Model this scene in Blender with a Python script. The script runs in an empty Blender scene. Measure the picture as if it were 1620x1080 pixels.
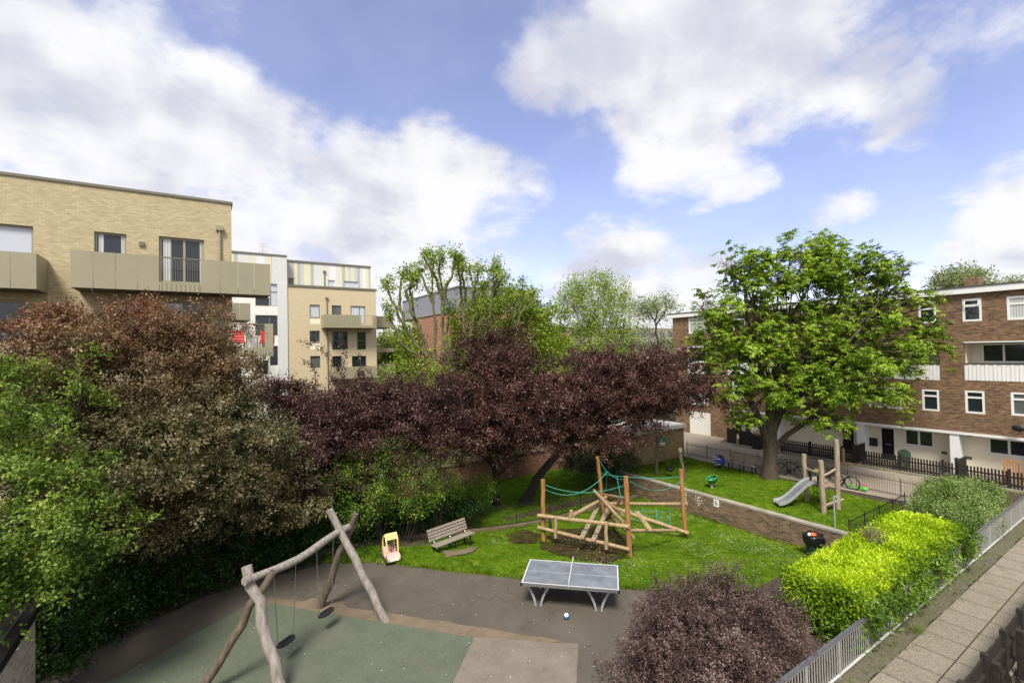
import bpy, math, random
import numpy as np
from mathutils import Vector, Matrix, noise as mnoise
R = math.radians
rng = np.random.default_rng(7); random.seed(7)
C = bpy.context.scene.collection
SC = bpy.context.scene

# ------------------------------------------------------------------ camera
# world axes follow the street grid: +x and +y run along the buildings, z up
HC = 7.41; F0 = 748.0; PITCH = .0195; ROLL = -.021; AZ = .578
def _axes():
    cp, sp, cr, sr = math.cos(PITCH), math.sin(PITCH), math.cos(ROLL), math.sin(ROLL)
    f = np.array([0, cp, sp]); u = np.array([0, -sp, cp]); x = np.array([1., 0, 0])
    X = cr*x + sr*u; U = -sr*x + cr*u
    c, s = math.cos(AZ), math.sin(AZ)
    M = np.array([[c, s, 0], [-s, c, 0], [0, 0, 1]])
    return M@X, M@U, M@f
CX, CU, CF = _axes(); CO = np.array([0, 0, HC])
FW = np.array([math.sin(AZ), math.cos(AZ), 0])
cam_d = bpy.data.cameras.new('camera'); cam = bpy.data.objects.new('camera', cam_d); C.objects.link(cam)
cam.matrix_world = Matrix(((CX[0], CU[0], -CF[0], 0), (CX[1], CU[1], -CF[1], 0), (CX[2], CU[2], -CF[2], HC), (0, 0, 0, 1)))
cam_d.sensor_width = 36; cam_d.lens = 36*F0/1620; cam_d.clip_end = 3000; cam_d.clip_start = .1
SC.camera = cam

def ray(a, b): return CX*(a-810) - CU*(b-540) + CF*F0
def P(a, b, z=0.):                    # point seen at (a, b) on the level z
    d = ray(a, b); return CO + d*(z-HC)/d[2]
def PN(a, b, n, c):                   # ... on the plane n.p = c
    n = np.array(n, float); d = ray(a, b); return CO + d*(c-n@CO)/(n@d)
def V(a, b, dist):                    # ... at a distance straight ahead
    d = ray(a, b); return CO + d*dist/(d@FW)
def PXM(dist): return dist/F0         # metres per photo pixel

# ------------------------------------------------------------------ sky and light
SUN_EL, SUN_AZ = 54, 221              # compass-like angle from +y, clockwise
SC.view_settings.view_transform = 'Standard'; SC.view_settings.look = 'None'
SC.view_settings.exposure = 0.7; SC.view_settings.gamma = 1
SC.cycles.max_bounces = 6; SC.cycles.diffuse_bounces = 3; SC.cycles.transmission_bounces = 3; SC.cycles.glossy_bounces = 2
w = bpy.data.worlds.new("World"); SC.world = w; w.use_nodes = True
nt = w.node_tree; nt.nodes.clear()
def N(t, **k):
    n = nt.nodes.new(t)
    for a, b in k.items(): setattr(n, a, b)
    return n
def wm(op, a, b=None, clamp=False):
    n = N('ShaderNodeMath', operation=op, use_clamp=clamp)
    for i, v in enumerate((a, b)):
        if v is None: continue
        if isinstance(v, (int, float)): n.inputs[i].default_value = v
        else: nt.links.new(v, n.inputs[i])
    return n.outputs[0]
def wramp(src, lo, hi, smooth=True):
    n = N('ShaderNodeMapRange', interpolation_type='SMOOTHSTEP' if smooth else 'LINEAR'); nt.links.new(src, n.inputs[0])
    n.inputs[1].default_value = lo; n.inputs[2].default_value = hi; return n.outputs[0]
sky = N('ShaderNodeTexSky', sky_type='NISHITA', sun_disc=False, sun_elevation=R(SUN_EL), sun_rotation=R(SUN_AZ), air_density=1.0, dust_density=.6, ozone_density=2.2)
tc = N('ShaderNodeTexCoord'); DIR = tc.outputs['Generated']
sep = N('ShaderNodeSeparateXYZ'); nt.links.new(DIR, sep.inputs[0])
zz = wm('MAXIMUM', sep.outputs[2], 0.0); zz = wm('ADD', zz, .32)
px_ = wm('DIVIDE', sep.outputs[0], zz); py_ = wm('DIVIDE', sep.outputs[1], zz)
cmb = N('ShaderNodeCombineXYZ'); nt.links.new(px_, cmb.inputs[0]); nt.links.new(py_, cmb.inputs[1])
def wnoise(scale, detail, rough, vec, dist=0.):
    n = N('ShaderNodeTexNoise'); n.inputs['Scale'].default_value = scale; n.inputs['Detail'].default_value = detail
    n.inputs['Roughness'].default_value = rough; n.inputs['Distortion'].default_value = dist
    nt.links.new(vec, n.inputs['Vector']); return n
n1 = wnoise(2.6, 9, .62, cmb.outputs[0], .25); n2 = wnoise(7., 8, .65, cmb.outputs[0]); n3 = wnoise(1.7, 5, .55, cmb.outputs[0])
nw = wnoise(3.2, 4, .6, cmb.outputs[0])
vm = N('ShaderNodeVectorMath', operation='SUBTRACT'); nt.links.new(nw.outputs['Color'], vm.inputs[0]); vm.inputs[1].default_value = (.5, .5, .5)
vs = N('ShaderNodeVectorMath', operation='SCALE'); nt.links.new(vm.outputs[0], vs.inputs[0]); vs.inputs[3].default_value = .16
va = N('ShaderNodeVectorMath', operation='ADD'); nt.links.new(DIR, va.inputs[0]); nt.links.new(vs.outputs[0], va.inputs[1])
vn = N('ShaderNodeVectorMath', operation='NORMALIZE'); nt.links.new(va.outputs[0], vn.inputs[0])
# cloud banks: direction towards, angular size (photo px), density
CLOUDS = [(20, 60, 150, .7), (-150, 120, 260, .8), (190, 150, 150, .85), (330, 215, 140, .8), (420, 250, 120, .7), (110, 250, 150, .5), (260, 340, 180, .75), (440, 370, 150, .7),
          (560, 330, 140, .85), (690, 310, 110, .8), (790, 340, 90, .6), (620, 430, 160, .7), (340, 20, 70, .25),
          (900, 90, 110, .65), (1000, 60, 130, .8), (1110, 120, 150, .9), (1230, 90, 150, .8), (1340, 120, 110, .6), (1050, 210, 110, .7), (1150, 290, 60, .5), (1420, 170, 80, .55),
          (1560, 10, 120, .35), (960, 200, 90, .4), (1600, 350, 100, .8), (1540, 400, 60, .5), (1330, 320, 60, .45), (980, 440, 110, .75), (1090, 470, 100, .6),
          (560, 10, 80, .12), (1740, 330, 130, .6)]
acc = None
for a, b, r_, k in CLOUDS:
    d = ray(a, b); d = d/np.linalg.norm(d)
    rr = r_/np.linalg.norm(ray(a, b))
    n = N('ShaderNodeVectorMath', operation='DOT_PRODUCT'); nt.links.new(vn.outputs[0], n.inputs[0]); n.inputs[1].default_value = tuple(d)
    m = N('ShaderNodeMapRange', interpolation_type='SMOOTHSTEP'); nt.links.new(n.outputs['Value'], m.inputs[0])
    m.inputs[1].default_value = math.cos(rr*1.25); m.inputs[2].default_value = math.cos(rr*.15); m.inputs[4].default_value = k
    acc = m.outputs[0] if acc is None else wm('MAXIMUM', acc, m.outputs[0])
# behind and above the viewer: open broken cloud
n = N('ShaderNodeVectorMath', operation='DOT_PRODUCT'); nt.links.new(DIR, n.inputs[0]); n.inputs[1].default_value = tuple(CF)
back = wramp(n.outputs['Value'], .55, -.1)
acc = wm('ADD', acc, wm('MULTIPLY', back, .62))
low = wramp(sep.outputs[2], .16, -.02)
acc = wm('ADD', acc, wm('MULTIPLY', low, .35))
dens = wm('ADD', acc, wm('MULTIPLY', wm('SUBTRACT', n1.outputs['Fac'], .5), 1.5))
dens = wm('ADD', dens, wm('MULTIPLY', wm('SUBTRACT', n2.outputs['Fac'], .5), .55))
alpha = wm('ADD', .13, wm('MULTIPLY', wramp(dens, .20, .72), .87))
bg = N('ShaderNodeBackground'); bg.inputs['Strength'].default_value = .11
out = N('ShaderNodeOutputWorld')
hs = N('ShaderNodeMix', data_type='RGBA', blend_type='MULTIPLY'); hs.inputs[0].default_value = 1; nt.links.new(sky.outputs[0], hs.inputs[6]); hs.inputs[7].default_value = (1.35, 1.1, 1.25, 1)
nt.links.new(hs.outputs[2], bg.inputs['Color'])
shade = wramp(wm('ADD', n3.outputs['Fac'], wm('MULTIPLY', wm('SUBTRACT', n2.outputs['Fac'], .5), .2)), .36, .56)
mc = N('ShaderNodeMix', data_type='RGBA'); nt.links.new(shade, mc.inputs[0]); mc.inputs[6].default_value = (.56, .57, .66, 1); mc.inputs[7].default_value = (.82, .82, .84, 1)
bgc = N('ShaderNodeBackground'); nt.links.new(mc.outputs[2], bgc.inputs['Color'])
# the cloud deck is brightest round the hidden sun, behind the viewer
nt.links.new(wm('ADD', .74, wm('MULTIPLY', back, .12)), bgc.inputs['Strength'])
mx = N('ShaderNodeMixShader'); nt.links.new(alpha, mx.inputs[0]); nt.links.new(bg.outputs[0], mx.inputs[1]); nt.links.new(bgc.outputs[0], mx.inputs[2])
nt.links.new(mx.outputs[0], out.inputs[0])
sd = bpy.data.lights.new('sun', 'SUN'); sd.energy = 3.4; sd.angle = R(17); sd.color = (1, .94, .84)
so = bpy.data.objects.new('sun', sd); C.objects.link(so)
sv = Vector((math.sin(R(SUN_AZ))*math.cos(R(SUN_EL)), math.cos(R(SUN_AZ))*math.cos(R(SUN_EL)), math.sin(R(SUN_EL))))
so.rotation_euler = sv.to_track_quat('Z', 'Y').to_euler()

# ------------------------------------------------------------------ materials
MATS = {}
class MT:
    def __init__(s, name):
        s.m = bpy.data.materials.new(name); s.m.use_nodes = True; s.t = s.m.node_tree; s.b = s.t.nodes['Principled BSDF']
        s.tc = s.t.nodes.new('ShaderNodeTexCoord'); s.out = s.t.nodes['Material Output']
    def n(s, t, **k):
        n = s.t.nodes.new(t)
        for a, b in k.items(): setattr(n, a, b)
        return n
    def l(s, a, b): s.t.links.new(a, b)
    def noise(s, scale, detail=4, rough=.55, vec=None, stretch=None):
        n = s.n('ShaderNodeTexNoise'); n.inputs['Scale'].default_value = scale; n.inputs['Detail'].default_value = detail; n.inputs['Roughness'].default_value = rough
        v = vec or s.tc.outputs['Object']
        if stretch:
            mp = s.n('ShaderNodeMapping'); mp.inputs['Scale'].default_value = stretch; s.l(v, mp.inputs[0]); v = mp.outputs[0]
        s.l(v, n.inputs['Vector']); return n.outputs['Fac']
    def ramp(s, src, stops):
        r = s.n('ShaderNodeValToRGB'); s.l(src, r.inputs[0]); e = r.color_ramp.elements
        while len(e) < len(stops): e.new(.5)
        for i, (p, c) in enumerate(stops): e[i].position = p; e[i].color = (*c, 1)
        return r.outputs[0]
    def mix(s, f, a, b, mode='MIX'):
        n = s.n('ShaderNodeMix', data_type='RGBA', blend_type=mode)
        for i, v in ((0, f), (6, a), (7, b)):
            if isinstance(v, (int, float)): n.inputs[i].default_value = v
            elif isinstance(v, tuple): n.inputs[i].default_value = (*v, 1)
            else: s.l(v, n.inputs[i])
        return n.outputs[2]
    def math(s, op, a, b):
        n = s.n('ShaderNodeMath', operation=op)
        for i, v in enumerate((a, b)):
            if isinstance(v, (int, float)): n.inputs[i].default_value = v
            else: s.l(v, n.inputs[i])
        return n.outputs[0]
    def rng(s, src, lo, hi, a=0, b=1):
        n = s.n('ShaderNodeMapRange'); s.l(src, n.inputs[0])
        for i, v in enumerate((lo, hi, a, b)): n.inputs[i+1].default_value = v
        return n.outputs[0]
    def bump(s, src, strength=.3, dist=.02):
        n = s.n('ShaderNodeBump'); n.inputs['Strength'].default_value = strength; n.inputs['Distance'].default_value = dist
        s.l(src, n.inputs['Height']); s.l(n.outputs[0], s.b.inputs['Normal'])
    def col(s, c):
        if isinstance(c, tuple): s.b.inputs['Base Color'].default_value = (*c, 1)
        else: s.l(c, s.b.inputs['Base Color'])
        return s
    def rough(s, r): s.b.inputs['Roughness'].default_value = r; return s
def plain(name, c, rough=.6, var=.12, scale=3., metal=0., spec=.5, fine=25.):
    m = MT(name); a = m.noise(scale, 5, .6); b = m.noise(fine, 3, .6)
    k = m.math('ADD', m.math('MULTIPLY', a, .65), m.math('MULTIPLY', b, .35))
    lo = tuple(max(0, x*(1-var*2)) for x in c); hi = tuple(min(1, x*(1+var*2)) for x in c)
    m.col(m.ramp(k, [(.3, lo), (.7, hi)])).rough(rough); m.b.inputs['Metallic'].default_value = metal
    m.b.inputs['Specular IOR Level'].default_value = spec
    MATS[name] = m.m; return m.m
def brick(name, cols, mortar, streak=0., bw=.225, bh=.075, ms=.011, dirt=.25, bump=.35):
    m = MT(name); sx = m.n('ShaderNodeSeparateXYZ'); m.l(m.tc.outputs['Object'], sx.inputs[0])
    cb = m.n('ShaderNodeCombineXYZ'); m.l(m.math('ADD', sx.outputs[0], sx.outputs[1]), cb.inputs[0]); m.l(sx.outputs[2], cb.inputs[1])
    b = m.n('ShaderNodeTexBrick'); m.l(cb.outputs[0], b.inputs['Vector']); b.inputs['Scale'].default_value = 1
    b.inputs['Brick Width'].default_value = bw; b.inputs['Row Height'].default_value = bh; b.inputs['Mortar Size'].default_value = ms
    b.inputs['Color1'].default_value = (0, 0, 0, 1); b.inputs['Color2'].default_value = (1, 1, 1, 1); b.inputs['Mortar'].default_value = (.5, .5, .5, 1); b.inputs['Bias'].default_value = 0
    bc = m.n('ShaderNodeRGBToBW'); m.l(b.outputs['Color'], bc.inputs[0])
    st = m.noise(1., 4, .7, vec=cb.outputs[0], stretch=(3.0, 10., 1))
    v = m.math('ADD', m.math('MULTIPLY', bc.outputs[0], 1-streak), m.math('MULTIPLY', m.rng(st, .3, .7), streak))
    n_ = len(cols); base = m.ramp(v, [(i/(n_-1), c) for i, c in enumerate(cols)])
    c = m.mix(b.outputs['Fac'], base, mortar)
    big = m.noise(.55, 5, .6); c = m.mix(m.rng(big, .4, .75, 0, dirt), c, tuple(x*.45 for x in cols[0]))
    m.col(c).rough(.9); m.bump(m.math('SUBTRACT', 1, b.outputs['Fac']), bump, .008); MATS[name] = m.m; return m.m
def leafmat(name, cols, trans=.35, clump=1.1, rough=.5, zgrad=None, tint=None):
    """cols: dark..light colours picked leaf by leaf; clump: patches where the light or dark leaves prevail"""
    m = MT(name); g = m.n('ShaderNodeNewGeometry'); ri = g.outputs['Random Per Island']
    cn = m.noise(clump, 3, .6)
    v = m.math('ADD', m.math('MULTIPLY', ri, .5), m.rng(cn, .36, .64, 0, .5))
    n_ = len(cols); c = m.ramp(v, [(.08+.86*i/(n_-1), k) for i, k in enumerate(cols)])
    if zgrad:
        z0, z1, cols2 = zgrad; sx = m.n('ShaderNodeSeparateXYZ'); m.l(m.tc.outputs['Object'], sx.inputs[0])
        c2 = m.ramp(v, [(.08+.86*i/(len(cols2)-1), k) for i, k in enumerate(cols2)])
        f = m.math('ADD', m.rng(sx.outputs[2], z0, z1), m.rng(m.noise(.5, 4, .6), .3, .7, -.45, .45))
        cl = m.n('ShaderNodeClamp'); m.l(f, cl.inputs[0]); c = m.mix(cl.outputs[0], c, c2)
    m.col(c).rough(rough); m.b.inputs['Specular IOR Level'].default_value = .22
    tr = m.n('ShaderNodeBsdfTranslucent'); m.l(m.mix(1., c, (1.0, 1.0, .55), 'MULTIPLY'), tr.inputs[0])
    mx = m.n('ShaderNodeMixShader'); mx.inputs[0].default_value = trans; m.l(m.b.outputs[0], mx.inputs[1]); m.l(tr.outputs[0], mx.inputs[2]); m.l(mx.outputs[0], m.out.inputs[0])
    MATS[name] = m.m; return m.m
def bark(name, c1, c2, scale=6.):
    m = MT(name); n_ = m.noise(scale, 6, .65, stretch=(2.2, 2.2, .5)); m.col(m.ramp(n_, [(.3, c1), (.7, c2)])).rough(.9); m.bump(n_, .6, .03); MATS[name] = m.m; return m.m
def glass(name, c=(.02, .025, .03), rough=.04, wob=.004):
    m = MT(name); m.col(c).rough(rough); m.b.inputs['Specular IOR Level'].default_value = .5; m.b.inputs['Coat Weight'].default_value = .15; m.b.inputs['Coat Roughness'].default_value = .03
    m.bump(m.noise(1.3, 2), .08, wob*10); MATS[name] = m.m; return m.m
def curtain(name, c):
    m = MT(name); wv = m.n('ShaderNodeTexWave', bands_direction='X'); sx = m.n('ShaderNodeSeparateXYZ'); m.l(m.tc.outputs['Object'], sx.inputs[0])
    cb = m.n('ShaderNodeCombineXYZ'); m.l(m.math('ADD', sx.outputs[0], sx.outputs[1]), cb.inputs[0]); m.l(cb.outputs[0], wv.inputs[0]); wv.inputs['Scale'].default_value = 3.; wv.inputs['Distortion'].default_value = 1.
    m.col(m.mix(wv.outputs['Fac'], tuple(x*.6 for x in c), c)).rough(.25); m.b.inputs['Coat Weight'].default_value = .8; m.b.inputs['Coat Roughness'].default_value = .03; MATS[name] = m.m; return m.m

brick('yellow_brick', [(.36, .28, .13), (.46, .37, .19), (.51, .42, .23), (.60, .51, .31)], (.40, .345, .24), .25, dirt=.10, ms=.014)
brick('pale_brick', [(.50, .40, .23), (.56, .46, .28), (.60, .50, .32)], (.56, .48, .34), .3, dirt=.08)
brick('brown_brick', [(.03, .018, .012), (.10, .055, .03), (.20, .11, .056), (.29, .165, .083), (.40, .25, .135)], (.19, .14, .09), .5, dirt=.2)
brick('red_brick', [(.30, .10, .06), (.42, .17, .10), (.50, .24, .15)], (.4, .28, .22), .3, dirt=.2)
brick('old_brick', [(.05, .03, .018), (.13, .075, .042), (.22, .13, .072), (.36, .23, .13)], (.20, .165, .12), .2, bw=.24, bh=.085, ms=.014, dirt=.3, bump=.8)
brick('hut_brick', [(.16, .10, .05), (.34, .22, .11), (.50, .35, .18)], (.32, .25, .16), .3, dirt=.3)
brick('stock_brick', [(.22, .17, .12), (.42, .34, .25), (.58, .49, .38)], (.48, .44, .36), .3, dirt=.3)
brick('garden_brick', [(.12, .05, .03), (.26, .11, .06), (.34, .17, .1)], (.2, .14, .1), .4, dirt=.45)
plain('olive_panel', (.30, .275, .18), .45, .05, .8)
plain('olive_dark', (.16, .145, .1), .5, .08)
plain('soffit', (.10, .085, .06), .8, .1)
plain('render_cream', (.80, .73, .57), .85, .05, .8)
plain('render_white', (.76, .75, .68), .8, .05, .8)
plain('white_paint', (.78, .78, .76), .35, .03)
plain('grey_white', (.60, .61, .58), .5, .05)
plain('roof_felt', (.07, .07, .07), .9, .1)
plain('roof_pale', (.50, .52, .52), .7, .12, 1.)
plain('black_paint', (.012, .012, .013), .45, .1)
plain('black_rubber', (.015, .015, .017), .55, .1)
plain('dark_door', (.010, .009, .010), .3, .1)
plain('brown_door', (.035, .012, .012), .35, .1)
plain('dark_fence', (.022, .016, .012), .8, .35, 8.)
plain('steel', (.42, .43, .44), .32, .06, 6., metal=.85)
plain('galv', (.45, .47, .48), .5, .1, 6., metal=.5)
plain('rail_grey', (.36, .355, .34), .5, .12, 9.)
plain('rail_top', (.10, .10, .11), .35, .15, 9.)
plain('table_top', (.165, .18, .205), .5, .22, 2.2)
plain('blue_ball', (.05, .14, .33), .35, .1)
plain('white_line', (.56, .56, .55), .5, .05)
plain('pink_plastic', (.66, .38, .33), .4, .08)
plain('yellow_plastic', (.74, .57, .22), .4, .08)
plain('blue_plastic', (.03, .07, .33), .3, .25, 9.)
plain('green_plastic', (.012, .12, .07), .35, .1)
plain('lime_plastic', (.10, .45, .05), .4, .15)
plain('red_plastic', (.65, .03, .02), .4, .1)
plain('orange_plastic', (.7, .13, .03), .5, .1)
plain('bin_green', (.012, .035, .025), .4, .1)
plain('bag_black', (.012, .012, .014), .22, .1)
plain('sign_green', (.0, .20, .10), .5, .05)
plain('sign_white', (.8, .8, .8), .5, .03)
plain('rope_green', (.05, .36, .26), .7, .1)
plain('chain', (.30, .30, .30), .4, .1, metal=.7)
plain('concrete', (.30, .27, .22), .9, .2, 1.5)
plain('kerb_brown', (.16, .115, .075), .9, .3, 3.)
plain('zinc', (.22, .225, .24), .45, .1, .6)
plain('white_leafy', (.8, .78, .66), .7, .1)
plain('wood_chair', (.42, .21, .08), .6, .15, 9.)
plain('lamp_white', (.8, .8, .8), .4, .03)
glass('glass_dark'); glass('glass_mid', (.10, .11, .11)); glass('glass_painted_sky', (.5, .53, .58), .02)  # the palest pane has the sky's reflection put into its base colour
curtain('glass_net', (.55, .56, .53)); curtain('glass_blind', (.36, .34, .25)); curtain('glass_green', (.03, .06, .03))
bark('bark_dark', (.012, .01, .009), (.05, .04, .034)); bark('bark_brown', (.03, .022, .014), (.12, .088, .058)); bark('bark_moss', (.05, .048, .022), (.20, .18, .09), 9.)
bark('bark_pale', (.12, .10, .07), (.30, .26, .19)); bark('grey_log', (.15, .125, .105), (.36, .32, .28), 5.); bark('dark_log', (.05, .038, .028), (.17, .125, .09), 5.)
bark('tan_log', (.20, .13, .065), (.48, .35, .20), 5.); bark('orange_log', (.19, .085, .02), (.42, .21, .07), 5.); bark('bench_wood', (.15, .12, .095), (.34, .29, .235), 8.); bark('slide_wood', (.2, .15, .10), (.4, .32, .23), 6.)

# leaves
leafmat('leaf_bronze', [(.034, .040, .015), (.085, .088, .034), (.17, .155, .068), (.38, .32, .20)], .25, 1.5,  # the palest tan puts light reflected off the leaves into their colour
        zgrad=(5.2, 9.0, [(.05, .026, .016), (.17, .065, .045), (.24, .15, .07), (.44, .25, .18)]))
leafmat('leaf_plum', [(.014, .009, .007), (.048, .021, .017), (.115, .05, .042), (.26, .16, .14)], .18, 1.0, rough=.34)
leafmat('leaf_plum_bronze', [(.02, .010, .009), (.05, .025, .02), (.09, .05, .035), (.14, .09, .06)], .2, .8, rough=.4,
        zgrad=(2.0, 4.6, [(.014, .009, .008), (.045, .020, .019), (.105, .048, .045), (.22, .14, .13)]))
leafmat('leaf_bright', [(.03, .06, .01), (.09, .155, .022), (.21, .30, .045), (.40, .48, .12)], .35, 1.2)
leafmat('leaf_shrub', [(.025, .06, .008), (.09, .17, .018), (.19, .30, .04), (.32, .42, .09)], .3, 1.2)
leafmat('leaf_dark', [(.006, .018, .005), (.015, .042, .008), (.032, .075, .014), (.06, .115, .025)], .2, 1.0, rough=.35)
leafmat('leaf_chestnut', [(.045, .085, .008), (.13, .22, .016), (.25, .37, .03), (.42, .54, .08)], .35, .45, rough=.45)
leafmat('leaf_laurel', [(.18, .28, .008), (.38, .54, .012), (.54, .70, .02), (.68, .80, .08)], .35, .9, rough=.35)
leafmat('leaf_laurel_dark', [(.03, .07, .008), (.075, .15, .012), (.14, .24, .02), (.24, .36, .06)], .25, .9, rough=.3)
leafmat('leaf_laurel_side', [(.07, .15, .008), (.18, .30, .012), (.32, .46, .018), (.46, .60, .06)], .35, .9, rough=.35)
leafmat('leaf_dogwood', [(.05, .10, .02), (.14, .22, .05), (.25, .35, .10), (.40, .46, .22)], .3, 1.5)
leafmat('leaf_barberry', [(.03, .02, .02), (.085, .05, .046), (.17, .11, .098), (.30, .23, .21)], .2, 1.2, rough=.5)
leafmat('leaf_pollard', [(.08, .12, .015), (.19, .27, .03), (.30, .40, .05), (.42, .50, .12)], .35, 1.)
leafmat('leaf_spring', [(.12, .16, .02), (.22, .30, .04), (.32, .42, .07), (.42, .50, .14)], .4, .5)
leafmat('leaf_pale', [(.16, .2, .07), (.25, .3, .12), (.36, .40, .2)], .4, .4)
leafmat('leaf_midgreen', [(.08, .13, .012), (.17, .25, .022), (.27, .37, .04), (.38, .46, .09)], .35, .4)
leafmat('blade', [(.025, .06, .004), (.085, .165, .006), (.18, .285, .010), (.36, .42, .07)], .3, 1.6, rough=.9)
leafmat('weed_dry', [(.12, .09, .07), (.2, .15, .11), (.28, .2, .15)], .2, 2.)

SCUFF = [tuple(P(515, 1006)[:2]), tuple(P(462, 1068)[:2])]
def ground_mats():
    m = MT('tarmac'); a = m.noise(.7, 6, .6); b = m.noise(38, 5, .8); c = m.noise(3.5, 6, .75)
    base = m.ramp(a, [(.3, (.05, .04, .027)), (.5, (.072, .058, .040)), (.7, (.10, .081, .057))])
    base = m.mix(m.rng(c, .45, .7, 0, .5), base, (.07, .06, .048)); base = m.mix(m.rng(b, .35, .7, 0, .55), base, (.15, .135, .115))
    m.col(base).rough(.92); vo = m.n('ShaderNodeTexVoronoi', feature='DISTANCE_TO_EDGE'); vo.inputs['Scale'].default_value = .42; wv = m.n('ShaderNodeTexNoise'); wv.inputs['Scale'].default_value = 2.2; wv.inputs['Detail'].default_value = 5; m.l(m.tc.outputs['Object'], wv.inputs['Vector'])
    mv = m.n('ShaderNodeVectorMath', operation='ADD'); m.l(m.tc.outputs['Object'], mv.inputs[0]); m.l(wv.outputs['Color'], mv.inputs[1]); m.l(mv.outputs[0], vo.inputs['Vector'])
    base = m.mix(m.math('MULTIPLY', m.rng(vo.outputs['Distance'], .012, .002), m.rng(a, .45, .6, 0, .8)), base, (.022, .02, .014)); st_ = m.noise(.9, 7, .8); base = m.mix(m.rng(st_, .56, .64, 0, .4), base, (.045, .036, .024)); g_ = m.noise(16, 5, .85); base = m.mix(m.rng(g_, .56, .72, 0, .5), base, (.17, .145, .11)); m.col(base)
    m.bump(b, .5, .01); MATS['tarmac'] = m.m
    m = MT('rubber'); a = m.noise(.8, 5, .6); b = m.noise(120, 2, .6); c = m.noise(2.5, 4)
    base = m.ramp(a, [(.3, (.06, .078, .046)), (.7, (.10, .115, .066))]); base = m.mix(m.rng(b, .42, .62, 0, .7), base, (.13, .15, .115)); base = m.mix(m.rng(c, .5, .75, 0, .35), base, (.05, .06, .042))
    wr_ = m.noise(1.3, 6, .75); base = m.mix(m.rng(wr_, .54, .68, 0, .6), base, (.11, .10, .065)); g_ = m.noise(30, 4, .85); base = m.mix(m.rng(g_, .54, .7, 0, .65), base, (.18, .20, .15)); base = m.mix(m.rng(g_, .46, .3, 0, .65), base, (.035, .045, .03))
    for cx_, cy_ in SCUFF:
        vd = m.n('ShaderNodeVectorMath', operation='DISTANCE'); m.l(m.tc.outputs['Object'], vd.inputs[0]); vd.inputs[1].default_value = (cx_, cy_, 0); dd = m.math('ADD', vd.outputs['Value'], m.math('MULTIPLY', wr_, .7)); base = m.mix(m.rng(dd, 1.15, .55, 0, .5), base, (.13, .125, .095))
    m.col(base).rough(.95); m.bump(b, .5, .01); MATS['rubber'] = m.m
    m = MT('moss'); a = m.noise(3.5, 6, .75); b = m.noise(20, 4, .7)
    base = m.ramp(a, [(.35, (.075, .062, .042)), (.5, (.11, .095, .06)), (.62, (.055, .075, .02)), (.7, (.13, .11, .08))]); base = m.mix(m.rng(b, .42, .62, 0, .7), base, (.17, .145, .11)); m.col(base).rough(.95); m.bump(b, .8, .03); MATS['moss'] = m.m
    m = MT('earth'); a = m.noise(2.2, 6, .75); b = m.noise(14, 5, .75)
    base = m.ramp(a, [(.38, (.022, .016, .009)), (.52, (.05, .034, .018)), (.6, (.035, .06, .008)), (.72, (.06, .11, .008))]); base = m.mix(m.rng(b, .5, .7, 0, .7), base, (.16, .11, .055)); m.col(base).rough(1); m.b.inputs['Specular IOR Level'].default_value = .05; m.bump(b, .8, .04); MATS['earth'] = m.m
    m = MT('old_concrete'); a = m.noise(1.4, 6, .65); b = m.noise(60, 3, .6)
    base = m.ramp(a, [(.3, (.115, .092, .068)), (.7, (.20, .168, .13))]); base = m.mix(m.rng(b, .4, .7, 0, .5), base, (.25, .22, .18)); m.col(base).rough(.95); m.bump(b, .4, .01); MATS['old_concrete'] = m.m
    m = MT('sand'); a = m.noise(1.8, 6, .7); b = m.noise(50, 3, .6)
    base = m.ramp(a, [(.3, (.10, .07, .042)), (.7, (.185, .14, .09))]); base = m.mix(m.rng(b, .4, .7, 0, .4), base, (.24, .2, .14)); m.col(base).rough(.95); MATS['sand'] = m.m
    m = MT('grass'); a = m.noise(.55, 5, .6); b = m.noise(14, 4, .7); c = m.noise(2.6, 4, .6)
    base = m.ramp(a, [(.3, (.055, .115, .004)), (.5, (.095, .18, .005)), (.7, (.16, .25, .008))]); d = m.noise(5.5, 5, .7); base = m.mix(m.rng(b, .38, .62, 0, .8), base, (.035, .085, .004)); base = m.mix(m.rng(c, .5, .68, 0, .65), base, (.20, .24, .03)); base = m.mix(m.rng(d, .52, .36, 0, .75), base, (.03, .065, .005))  # mottled turf tones; the dark ones also put dappled shading into the colour
    m.col(base).rough(1); m.b.inputs['Specular IOR Level'].default_value = .05; m.bump(b, .8, .05); MATS['grass'] = m.m
    m = MT('soil'); a = m.noise(1.1, 6, .7); b = m.noise(16, 4, .7)
    base = m.ramp(a, [(.35, (.03, .022, .014)), (.6, (.06, .042, .026)), (.75, (.05, .075, .02))]); base = m.mix(m.rng(b, .4, .7, 0, .6), base, (.10, .075, .045)); m.col(base).rough(.95); m.bump(b, .8, .04); MATS['soil'] = m.m
    m = MT('road'); a = m.noise(.35, 6, .6); b = m.noise(18, 5, .7); c = m.noise(1.2, 5, .7, stretch=(2., .4, 1))
    base = m.ramp(a, [(.3, (.20, .165, .125)), (.7, (.30, .255, .20))]); base = m.mix(m.rng(c, .45, .75, 0, .5), base, (.15, .14, .09)); base = m.mix(m.rng(b, .4, .7, 0, .3), base, (.33, .30, .25)); m.col(base).rough(.95); MATS['road'] = m.m
    # paving slabs 0.9 m along x, 0.86 m across, moss in the joints
    m = MT('paving'); b = m.n('ShaderNodeTexBrick', offset=0.0); m.l(m.tc.outputs['Object'], b.inputs['Vector']); b.inputs['Scale'].default_value = 1
    b.inputs['Brick Width'].default_value = .91; b.inputs['Row Height'].default_value = .86; b.inputs['Mortar Size'].default_value = .016; b.inputs['Mortar Smooth'].default_value = .2
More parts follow.
